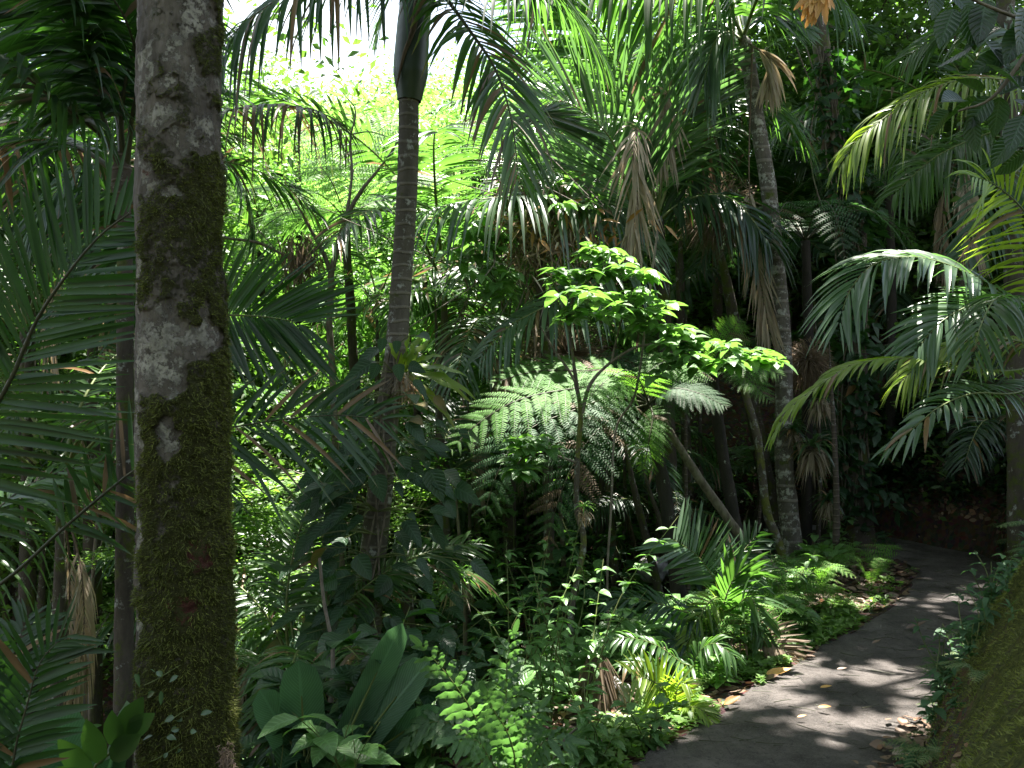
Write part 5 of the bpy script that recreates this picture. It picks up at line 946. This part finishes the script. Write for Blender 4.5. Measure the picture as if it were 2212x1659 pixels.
# layered small-leaf shrub in the middle left (flat sprays)
for lab, tx, Y0_, stem_pts, tiers in (
    ('tree with flat tiers of tiny lime green leaves right of the mossy trunk', 700, 6.3, [(690, 1040, 6.3), (705, 1250, 6.3), (720, 1400, 6.4)], ((560, 1060, 70), (600, 1100, 80), (560, 1140, 60), (640, 1120, 60), (540, 1010, 40), (620, 1040, 60), (560, 1220, 50), (640, 1240, 50), (580, 1290, 80), (550, 1340, 60), (600, 1320, 50), (540, 1390, 45), (660, 1180, 40))),
    ('small tree with tiny lime leaves in flat tiers right of the climbing plant', 1000, 7.2, [(985, 1080, 7.2), (1000, 1250, 7.2), (1005, 1350, 7.2)], ((900, 1045, 70), (960, 1030, 50), (930, 1065, 60), (870, 1130, 45), (880, 1160, 30), (860, 1100, 30), (980, 1240, 30), (950, 1280, 30))),
    ('small tree with tiny lime leaves left of the mossy trunk', 200, 7.0, [(215, 1070, 7.), (200, 1250, 7.), (195, 1400, 7.)], ((240, 1080, 60), (235, 1130, 40), (260, 1300, 30), (230, 1340, 25), (215, 1200, 40), (150, 1120, 40)))):
    b = P(tx, 1560, Y0_); b[2] = gz(b[0], b[1])
    SL = thing('small_leaved_tree', lab, 'tree', tuple(b)); sp_ = np.array([P(*q) for q in stem_pts] + [b - A(0, 0, .1)])
    add_trunk(SL, sp_, [.010, .016, .02, .026], 'twig', n=40); g = Geo(); gb = Geo(); tube(gb, sp_, [.009, .014, .017, .02], 6, 20)
    for x, y, w in tiers:
        Yc = Y0_ + rng.uniform(-.5, .5); c = P(x, y, Yc); k = int(np.argmin([abs(q[2] - c[2] + .1) for q in sp_])); st = sp_[k]
        tube(gb, [st, (c + st) / 2 + A(0, 0, .04), c], [.006, .004, .002], 5, 14)
        n = int(w * 4.8); pos = c + rng.normal(0, 1, (n, 3)) * A(w / F * Yc * .5, .16, .02); th = rng.uniform(0, 6.3, n)
        blades(g, pos, np.stack([np.cos(th), np.sin(th), rng.normal(.1, .25, n)], 1), UPZ + rng.normal(0, .3, (n, 3)), rng.uniform(.03, .055, n), rng.uniform(.010, .015, n), .15, .2, 'oval', 3)
    gb.build('branches', M['twig'], SL); g.build('crown', M['herbg'], SL)
simple_tree('thin bare stick rising among the dark broad leaves', [(690, 1205, 4.6), (700, 1300, 4.6), (718, 1400, 4.55), (716, 1500, 4.5), (702, 1640, 4.5)], [.008, .01, .012, .012, .013], 'twig', name='sapling', n=60, sides=8)

# ================================================================ background trees
def crown_mesh(n, R, L, seed, mat, cl=40, ratio=.3):
    global rng; keep = rng; rng = np.random.default_rng(seed); g = Geo(); canopy_crown(g, A(0, 0, 0), A(*R), n, L, cl, gap=False); rng = keep
    o = g.build('crown', M[mat], None, (0, 0, 0)); d = o.data; bpy.data.objects.remove(o); return d
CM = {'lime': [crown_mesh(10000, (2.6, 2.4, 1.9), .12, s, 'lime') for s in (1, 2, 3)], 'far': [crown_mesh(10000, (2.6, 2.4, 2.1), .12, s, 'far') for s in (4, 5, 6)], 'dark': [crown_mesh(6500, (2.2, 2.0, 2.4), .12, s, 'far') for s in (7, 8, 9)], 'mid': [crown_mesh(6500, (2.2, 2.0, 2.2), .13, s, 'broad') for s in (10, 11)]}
def bg_tree(x, y, Y, kind, s, lab, r=.1, group=None):
    c = P(x, y, Y); z = gz(c[0], c[1]); root = thing('tree', lab, 'tree', (c[0], c[1], z), group)
    g = Geo(); w = rng.normal(0, .3, 2); tube(g, [A(c[0], c[1], z - .2), A(c[0] + w[0] * .5, c[1] + w[1], (z + c[2]) / 2), A(c[0] + w[0], c[1], c[2] + s)], [r * 1.3, r, r * .4], 10, 24, rough=.06)
    for k in range(5):
        e = c + rng.normal(0, .9, 3) * s; tube(g, [A(c[0] + w[0] * .7, c[1], c[2] - s), (e + c) / 2, e], [r * .5, r * .3, .01], 5, 8)
    g.build('trunk', M['bark'], root)
    o = bpy.data.objects.new('crown', CM[kind][rng.integers(len(CM[kind]))]); C.objects.link(o); o.parent = root; o.location = (c[0] - c[0], 0, c[2] - z); o.rotation_euler = (0, 0, rng.uniform(0, 6)); o.scale = (s, s, s * rng.uniform(.8, 1.1))
for bx_, by_, z_, s_ in ((-7.5, -5.5, 4.5, 1.8), (0, -8.5, 5.5, 2.), (7, -5.5, 6, 1.8), (-9.5, .5, 4.5, 1.8)):  # unseen trees added to cut the sky light from behind the viewer
    z0 = gz(bx_, by_); r_ = thing('tree', 'unseen dense tree added behind the viewer to block sky light', 'tree', (bx_, by_, z0), 'added light blocking trees behind the viewer'); g = Geo(); tube(g, [A(bx_, by_, z0 - .1), A(bx_ + .1, by_, z_ + 1)], [.18, .1], 10, 12); g.build('trunk', M['bark'], r_)
    o = bpy.data.objects.new('crown', CM['dark'][0]); C.objects.link(o); o.parent = r_; o.location = (0, 0, z_ - z0); o.scale = (s_,) * 3
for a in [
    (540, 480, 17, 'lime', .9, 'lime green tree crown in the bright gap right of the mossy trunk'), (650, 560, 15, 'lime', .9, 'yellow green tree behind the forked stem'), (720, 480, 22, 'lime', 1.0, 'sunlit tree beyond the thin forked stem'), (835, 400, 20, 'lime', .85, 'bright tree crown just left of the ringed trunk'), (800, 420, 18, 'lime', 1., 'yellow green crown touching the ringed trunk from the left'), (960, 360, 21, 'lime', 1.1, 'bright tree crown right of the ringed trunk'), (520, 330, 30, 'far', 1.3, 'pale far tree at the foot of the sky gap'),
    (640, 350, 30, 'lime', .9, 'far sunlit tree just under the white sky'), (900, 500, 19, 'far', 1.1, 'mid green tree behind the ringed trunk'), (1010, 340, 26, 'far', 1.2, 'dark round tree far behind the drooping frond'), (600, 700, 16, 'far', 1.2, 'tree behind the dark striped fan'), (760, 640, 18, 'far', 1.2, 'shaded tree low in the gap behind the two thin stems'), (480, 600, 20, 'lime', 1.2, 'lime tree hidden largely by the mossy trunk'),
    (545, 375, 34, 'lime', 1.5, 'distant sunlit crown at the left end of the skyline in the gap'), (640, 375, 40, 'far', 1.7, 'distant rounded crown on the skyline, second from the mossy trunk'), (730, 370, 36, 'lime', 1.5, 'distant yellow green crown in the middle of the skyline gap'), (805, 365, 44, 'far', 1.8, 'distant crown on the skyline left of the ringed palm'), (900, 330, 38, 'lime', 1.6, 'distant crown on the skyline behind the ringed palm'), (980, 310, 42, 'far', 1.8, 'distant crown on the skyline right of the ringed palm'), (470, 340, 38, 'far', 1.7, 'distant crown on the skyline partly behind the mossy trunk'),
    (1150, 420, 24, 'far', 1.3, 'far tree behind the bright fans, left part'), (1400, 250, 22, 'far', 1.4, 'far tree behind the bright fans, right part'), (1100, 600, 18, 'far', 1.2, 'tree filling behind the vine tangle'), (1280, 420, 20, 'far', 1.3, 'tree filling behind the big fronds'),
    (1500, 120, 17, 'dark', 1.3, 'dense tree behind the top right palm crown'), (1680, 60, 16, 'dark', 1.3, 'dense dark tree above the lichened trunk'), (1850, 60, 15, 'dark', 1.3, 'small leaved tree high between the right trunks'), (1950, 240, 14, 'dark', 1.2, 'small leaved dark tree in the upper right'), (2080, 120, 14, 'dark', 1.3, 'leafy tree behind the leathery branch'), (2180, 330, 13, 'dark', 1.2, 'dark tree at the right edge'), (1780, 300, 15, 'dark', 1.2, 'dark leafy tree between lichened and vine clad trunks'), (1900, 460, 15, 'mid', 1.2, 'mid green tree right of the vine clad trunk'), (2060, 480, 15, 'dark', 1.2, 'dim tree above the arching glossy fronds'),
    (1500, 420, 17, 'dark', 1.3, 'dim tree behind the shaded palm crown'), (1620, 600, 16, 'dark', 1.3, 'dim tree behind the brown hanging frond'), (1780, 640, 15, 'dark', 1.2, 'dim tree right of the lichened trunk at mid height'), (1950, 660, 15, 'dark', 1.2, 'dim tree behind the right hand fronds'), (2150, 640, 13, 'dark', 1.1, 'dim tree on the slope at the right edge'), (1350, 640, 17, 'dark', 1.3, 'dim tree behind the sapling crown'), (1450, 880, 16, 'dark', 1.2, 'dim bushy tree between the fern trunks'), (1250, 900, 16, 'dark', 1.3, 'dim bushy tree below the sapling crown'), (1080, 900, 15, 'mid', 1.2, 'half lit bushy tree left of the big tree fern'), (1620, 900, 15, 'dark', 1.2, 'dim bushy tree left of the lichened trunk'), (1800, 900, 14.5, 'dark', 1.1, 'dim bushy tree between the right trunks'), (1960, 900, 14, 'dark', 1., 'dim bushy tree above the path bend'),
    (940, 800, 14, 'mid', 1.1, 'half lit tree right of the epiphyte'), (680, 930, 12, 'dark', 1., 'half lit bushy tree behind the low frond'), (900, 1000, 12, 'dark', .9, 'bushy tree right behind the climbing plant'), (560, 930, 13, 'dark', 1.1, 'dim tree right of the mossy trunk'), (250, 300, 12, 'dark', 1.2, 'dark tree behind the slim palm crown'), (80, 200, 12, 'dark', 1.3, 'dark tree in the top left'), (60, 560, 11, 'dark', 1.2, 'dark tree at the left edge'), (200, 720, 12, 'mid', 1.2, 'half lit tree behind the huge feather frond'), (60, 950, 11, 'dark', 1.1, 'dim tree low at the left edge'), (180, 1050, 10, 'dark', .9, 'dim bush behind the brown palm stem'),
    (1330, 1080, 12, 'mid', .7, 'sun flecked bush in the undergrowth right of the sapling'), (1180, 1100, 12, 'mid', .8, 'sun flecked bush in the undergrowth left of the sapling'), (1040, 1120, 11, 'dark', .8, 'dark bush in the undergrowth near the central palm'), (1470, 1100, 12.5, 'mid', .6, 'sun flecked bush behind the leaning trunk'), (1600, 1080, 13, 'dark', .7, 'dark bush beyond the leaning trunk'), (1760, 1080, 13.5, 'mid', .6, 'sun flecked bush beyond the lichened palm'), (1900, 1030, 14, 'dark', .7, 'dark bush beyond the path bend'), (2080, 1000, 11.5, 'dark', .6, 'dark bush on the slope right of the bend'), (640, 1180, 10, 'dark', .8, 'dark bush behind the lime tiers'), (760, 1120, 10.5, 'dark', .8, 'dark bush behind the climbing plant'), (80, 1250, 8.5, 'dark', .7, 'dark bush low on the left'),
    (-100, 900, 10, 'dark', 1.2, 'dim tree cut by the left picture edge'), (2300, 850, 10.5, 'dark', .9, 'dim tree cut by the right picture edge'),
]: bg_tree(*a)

# ================================================================ ground cover, litter, path leaves, rocks
def scatter(n, f):
    out = []
    while len(out) < n:
        x = rng.uniform(-2.5, 5.5, 4000); y = rng.uniform(1.8, 11.5, 4000); k = f(x, y); sel = rng.random(4000) < k
        out += list(zip(x[sel], y[sel]))
    return np.array(out[:n])
dLE = lambda x, y: -poly_sd(x, y, LE)
dRE = lambda x, y: poly_sd(x, y, RE)
# low green cover on the shoulder
q = scatter(2000, lambda x, y: np.exp(-((dLE(x, y) - .24) / .2) ** 2) * (dLE(x, y) > .02) * np.where(y > 7.2, .12, 1) * (fbm(x * 2.2, y * 2.2, 1) > -.25))
g = Geo()
for i, (x, y) in enumerate(q):
    z = gz(x, y); m = 7; th = rng.uniform(0, 6.3, m); h = rng.uniform(.03, .11); D = np.stack([np.cos(th), np.sin(th), rng.uniform(.3, 1.4, m)], 1)
    blades(g, A(x, y, z) + rng.normal(0, .01, (m, 3)) + A(0, 0, h * .3), D, UPZ, h * rng.uniform(.6, 1.2, m), h * (.16 if i % 3 else .3), .4, .2, 'oval', 2, 0, rng.random())
g.build('ground_cover', M['herbg'], kind='stuff')
# small ferns in the sunlit herb layer between small palm and trunks
q = scatter(46, lambda x, y: np.exp(-((dLE(x, y) - .8) / .35) ** 2) * (dLE(x, y) > .3) * (y > 5.8) * (y < 8.8) * (x > 1.2))
g = Geo()
for x, y in q:
    z = gz(x, y)
    for k in range(5):
        a = rng.uniform(0, 6.3); l = rng.uniform(.16, .40); c0 = A(x, y, z); e = A(math.cos(a), math.sin(a), 0)
        fern(g, [c0, c0 + e * l * .4 + A(0, 0, l * .7), c0 + e * l + A(0, 0, l * .55)], n=12, LL=l * .4, pin=6, r0=.002, pw=.24)
g.build('fern_undergrowth', [M['fern'], M['stem']], kind='stuff')
# undergrowth further left/below : dark leaves carpeting the drop
q = scatter(1500, lambda x, y: (dLE(x, y) > .7) * 1. * (y > 4))
g = Geo()
for x, y in q:
    z = gz(x, y); m = 9; th = rng.uniform(0, 6.3, m); h = rng.uniform(.1, .4); D = np.stack([np.cos(th), np.sin(th), rng.uniform(.2, 1.6, m)], 1)
    blades(g, A(x, y, z) + rng.normal(0, .06, (m, 3)) + A(0, 0, h * .5), D, UPZ, h * rng.uniform(.4, .9, m), h * .12, .4, .2, 'oval', 3)
g.build('undergrowth', M['broad'], kind='stuff')
def leaf_litter(name, f, n, mat='litter', size=(.04, .1), zoff=.006, tilt=.35):
    q = scatter(n, f); x, y = q[:, 0], q[:, 1]; on = (dLE(x, y) < 0) & (dRE(x, y) < 0)
    z = np.where(on, .016, ground(x, y)) + zoff + rng.uniform(0, .012, n); th = rng.uniform(0, 6.3, n); L = rng.uniform(*size, n)
    # slope-aligned normals
    e = .03; nx = -(ground(x + e, y) - ground(x - e, y)) / (2 * e); ny = -(ground(x, y + e) - ground(x, y - e)) / (2 * e); nx[on] = 0; ny[on] = 0
    U = unit(np.stack([nx, ny, np.ones(n)], 1)); D = np.stack([np.cos(th), np.sin(th), np.zeros(n)], 1); D = unit(D - U * (D * U).sum(1)[:, None])
    g = Geo(); blades(g, np.stack([x, y, z], 1), D, U + rng.normal(0, tilt, (n, 3)), L, L * rng.uniform(.2, .36, n), -.05, .35, 'oval', 4, 0, None, np.where(rng.random(n) < .3, rng.random(n), 0), bend=rng.uniform(-.1, .25, n))
    return g.build(name, M[mat], kind='stuff')
leaf_litter('leaf_litter', lambda x, y: np.clip(np.exp(-((dRE(x, y) - .0) / .12) ** 2) * (y < 4.7) + .5 * np.exp(-((dLE(x, y) - .5) / .4) ** 2) * (dLE(x, y) > 0) + .35 * (dRE(x, y) > .1) * (y > 8.8) + .05 * (dLE(x, y) > 0), 0, 1), 7000)
leaf_litter('bank_litter', lambda x, y: 1. * (dRE(x, y) > .05) * (y > 6), 420, size=(.03, .07))
q = scatter(700, lambda x, y: 1. * (dRE(x, y) > .15) * (y > 7.6)); g = Geo()
for x, y in q:
    z = gz(x, y); m = 9; th = rng.uniform(0, 6.3, m); h = rng.uniform(.08, .3); D = np.stack([np.cos(th) - .3, np.sin(th) - .6, rng.uniform(.1, 1.3, m)], 1)
    blades(g, A(x, y, z) + rng.normal(0, .06, (m, 3)) + A(0, -.05, h * .6), D, UPZ, h * rng.uniform(.4, .9, m), h * .13, .4, .2, 'oval', 3)
g.build('slope_undergrowth', M['broadd'], kind='stuff')
# herbs and ferns growing out of the bank
q = scatter(300, lambda x, y: (y > 3.4) * (dRE(x, y) > .0) * (dRE(x, y) < 1.6) * (y < 9) * (np.exp(-dRE(x, y) / .16) + .07)); g = Geo()
for i, (x, y) in enumerate(q):
    z = gz(x, y); m = rng.integers(6, 13); th = rng.uniform(0, 6.3, m); h = rng.uniform(.05, .14); D = np.stack([np.cos(th) - .5, np.sin(th) - .4, rng.uniform(.2, 1.5, m)], 1)
    if i % 4:
        tp_ = A(x, y, z) + A(-.3, -.2, 1) * h * rng.uniform(.1, 1, (m, 1)); blades(g, tp_, D, UPZ, h * rng.uniform(.5, 1.1, m), h * rng.uniform(.08, .2), .4, .25, 'oval', 4, 0, rng.random())
        tube(g, [A(x, y, z - .01), A(x, y, z) + A(-.3, -.2, 1) * h], [.002, .001], 4, 5, mat=1)
    else:
        for k in range(4): a = rng.uniform(0, 6.3); e_ = A(math.cos(a) - .4, math.sin(a) - .3, 0) * h; c0 = A(x, y, z); fern(g, [c0, c0 + e_ * .5 + A(0, 0, h * .6), c0 + e_ * 1.3 + A(0, 0, h * .4)], n=11, LL=h * .5, pin=5, r0=.0015, pw=.3)
g.build('bank_undergrowth', [M['fernd'], M['stem']], kind='stuff')
# moss tufts on the bank
q = scatter(95000, lambda x, y: 1. * (dRE(x, y) > .02) * (dRE(x, y) < 2.4) * (y < 8.5) * (fbm(x * 4, y * 4, 2) > -.6) * np.clip(1.6 - y * .16, .1, 1)); n = len(q)
e = .03; x, y = q.T; U = unit(np.stack([-(ground(x + e, y) - ground(x - e, y)) / (2 * e), -(ground(x, y + e) - ground(x, y - e)) / (2 * e), np.ones(n)], 1))
g = Geo(); blades(g, np.stack([x, y, ground(x, y)], 1), U + rng.normal(0, .6, (n, 3)), rng.normal(0, 1, (n, 3)), rng.uniform(.008, .028, n), .0026, .2, .1, 'strap', 1, 0, np.clip(.5 + .4 * fbm(x * 5, y * 5, 4) + rng.normal(0, .2, n), 0, 1)); g.build('bank_moss', M['moss'], kind='stuff')
# countable fallen leaves lying on the path
for i, (px, py, l, lab) in enumerate([(1767, 1530, .07, 'orange brown fallen leaf in the middle of the near path'), (1772, 1488, .065, 'amber fallen leaf a step further up the path'), (1808, 1448, .06, 'small tan fallen leaf near the centre of the path'), (1885, 1392, .07, 'brown fallen leaf where the path begins to narrow'), (1958, 1360, .18, 'long red brown fallen frond piece lying across the path'), (1722, 1552, .05, 'little dark orange leaf left of the middle of the near path'), (1980, 1407, .05, 'small ochre leaf near the right path edge'), (1565, 1523, .12, 'large orange fallen leaf on the left path verge'), (1655, 1458, .16, 'big tan curled leaf on the sunlit verge'), (1995, 1590, .09, 'pale curled leaf at the edge of the litter'), (1945, 1640, .1, 'orange leaf at the bottom edge by the litter'), (1690, 1300, .1, 'pinkish leaf on the shaded verge')]):
    Y = HC * F / (py - CY) * .985; c0 = P(px, py, Y); on = i not in (7, 8, 11); c0[2] = .035 if on else gz(c0[0], c0[1]) + .03
    g = Geo(); th = rng.uniform(-.6, .6); blades(g, [c0], A(math.cos(th), math.sin(th), .05), A(rng.normal(0, .2), -.3, 1), l, l * .2 if i != 4 else l * .12, -.03, .5, 'oval', 8, 0, None, 0, bend=.15)
    g.build('fallen_leaf', M['orange' if i in (0, 1, 5, 7, 8, 10) else 'litter'], None, tuple(c0), label=lab, category='fallen leaf', group='fallen leaves on and beside the path')
# fine twigs and dirt lying on the path
g = Geo()
for k in range(150):
    u = rng.uniform(.25, .75); i = u * (len(LE) - 1); a = LE[int(i)] * (1 - i % 1) + LE[int(i) + 1] * (i % 1); b_ = RE[int(i)] * (1 - i % 1) + RE[int(i) + 1] * (i % 1); p = a + (b_ - a) * rng.uniform(.05, .95); th = rng.normal(-.25, .5); l = rng.uniform(.03, .16)
    c0 = A(p[0], p[1], .026); d = A(math.cos(th), math.sin(th), 0) * l; tube(g, [c0 - d / 2, c0 + rng.normal(0, .006, 3) * A(1, 1, 0), c0 + d / 2], [.003, .0015], 4, 5)
g.build('twig_litter', M['stemd'], kind='stuff')
def rock(x, y, Y, s, lab, sink=.3, mat='rock'):
    bm_c = P(x, y, Y); g = Geo(); n, m = 28, 40; th = np.linspace(0, PI, n); ph = np.linspace(0, 2 * PI, m, endpoint=False)
    V = np.array([[(math.sin(t) * math.cos(p), math.sin(t) * math.sin(p), math.cos(t)) for p in ph] for t in th])
    for i in range(n):
        for j in range(m):
            v = Vector(V[i, j]); k = 1 + .3 * mn.noise(v * 1.6 + Vector((x, y, 0))) + .12 * mn.noise(v * 4) + .03 * mn.noise(v * 12); V[i, j] *= k
    V = V * A(*s) + bm_c; i = np.arange(n - 1)[:, None] * m; j = np.arange(m)[None]; k = (j + 1) % m
    g.add(V, np.stack([i + j, i + m + j, i + m + k, i + k], -1).reshape(-1, 4)); g.build('rock', M[mat], None, tuple(bm_c), label=lab, category='rock')
rock(1330, 1505, 5.1, (.09, .1, .1), 'pale rounded rock left of the bright yellow little palm')
rock(1410, 1230, 9.0, (.16, .2, .14), 'pale boulder deep in the shade behind the small palm'); rock(1760, 1150, 11, (.2, .2, .1), 'grey boulder between the lichened palm and the vine clad trunk')
# dead sticks in the bottom centre
for (x0, y0, x1, y1, Y, lab) in ((1170, 1659, 1260, 1560, 4.1, 'pale dead stick slanting up at the bottom centre'), (1085, 1659, 1130, 1570, 4.2, 'dead stick left of the pale slanting stick'), (1180, 1640, 1300, 1600, 4.3, 'short dead stick near the bottom centre')):
    g = Geo(); tube(g, [P(x0, y0 + 40, Y), P((x0 + x1) / 2, (y0 + y1) / 2 - 4, Y), P(x1, y1, Y)], [.009, .007, .004], 7, 20, rough=.15); g.build('dead_stick', M['fibre'] if 'left' in lab else M['twig'], None, tuple(P(x0, y0 + 40, Y)), label=lab, category='stick')
# dead fern skirt at the foot of the sapling
b = P(1290, 1620, 5.0); b[2] = gz(b[0], b[1]); SK = thing('dead_fern', 'fern stump with a skirt of brown dead fronds beside the sapling foot', 'fern', tuple(b))
g = Geo(); tube(g, [P(1290, 1430, 5), P(1288, 1520, 5), b], [.05, .055, .06], 10, 24, rough=.12); g.build('trunk', M['fibre'], SK)
g = Geo(); n = 700; th = rng.uniform(0, 6.3, n); blades(g, P(1290, 1440, 5) + np.stack([np.cos(th) * .06, np.sin(th) * .06, rng.uniform(-.12, .05, n)], 1), np.stack([np.cos(th) * .3, np.sin(th) * .3, -np.ones(n)], 1) + rng.normal(0, .12, (n, 3)), np.stack([np.cos(th), np.sin(th), 0 * th], 1), rng.uniform(.15, .45, n), .004, .1, .3, 'strap', 4, 0, None, rng.uniform(.4, 1, n)); g.build('dead_fronds', M['deadp'], SK)

# ================================================================ sky, sun, camera
w = bpy.data.worlds.new('World'); sc.world = w; w.use_nodes = True; nt = w.node_tree; nt.nodes.clear(); N = nt.nodes.new; K = nt.links.new
out = N('ShaderNodeOutputWorld'); bg = N('ShaderNodeBackground'); sky = N('ShaderNodeTexSky'); sky.sky_type = 'NISHITA'; sky.sun_disc = False; sky.sun_elevation = SUN_EL; sky.sun_rotation = SUN_AZ; sky.air_density = 1.; sky.dust_density = 2.
tc = N('ShaderNodeTexCoord'); ns = N('ShaderNodeTexNoise'); ns.inputs['Scale'].default_value = 2.2; ns.inputs['Detail'].default_value = 6; K(tc.outputs['Generated'], ns.inputs['Vector'])
mr = N('ShaderNodeMapRange'); K(ns.outputs[0], mr.inputs[0]); mr.inputs[1].default_value = .38; mr.inputs[2].default_value = .6
K(mixc(N, K, mr.outputs[0], sky.outputs[0], (5.2, 5.6, 6.2)), bg.inputs[0]); bg.inputs[1].default_value = .056; K(bg.outputs[0], out.inputs[0])
ld = bpy.data.lights.new('sun', 'SUN'); ld.energy = 5; ld.angle = math.radians(.53); ld.color = (1, .96, .88); lo = bpy.data.objects.new('sun', ld); C.objects.link(lo); lo.location = (0, 0, 20); lo.rotation_euler = Vector(SUN).to_track_quat('Z', 'Y').to_euler()
cd = bpy.data.cameras.new('camera'); co = bpy.data.objects.new('camera', cd); C.objects.link(co); co.location = (0, 0, HC); co.rotation_euler = (PI / 2, 0, 0); cd.sensor_width = 36; cd.lens = 36 * F / 2212; cd.clip_end = 400; cd.clip_start = .05; sc.camera = co
sc.view_settings.view_transform = 'Standard'; sc.view_settings.look = 'None'; sc.view_settings.exposure = 2.9; sc.view_settings.gamma = 1
cy = sc.cycles; cy.max_bounces = 7; cy.diffuse_bounces = 4; cy.glossy_bounces = 2; cy.transmission_bounces = 5; cy.use_denoising = True; cy.use_adaptive_sampling = False; cy.sample_clamp_indirect = 6; cy.caustics_reflective = False; cy.caustics_refractive = False
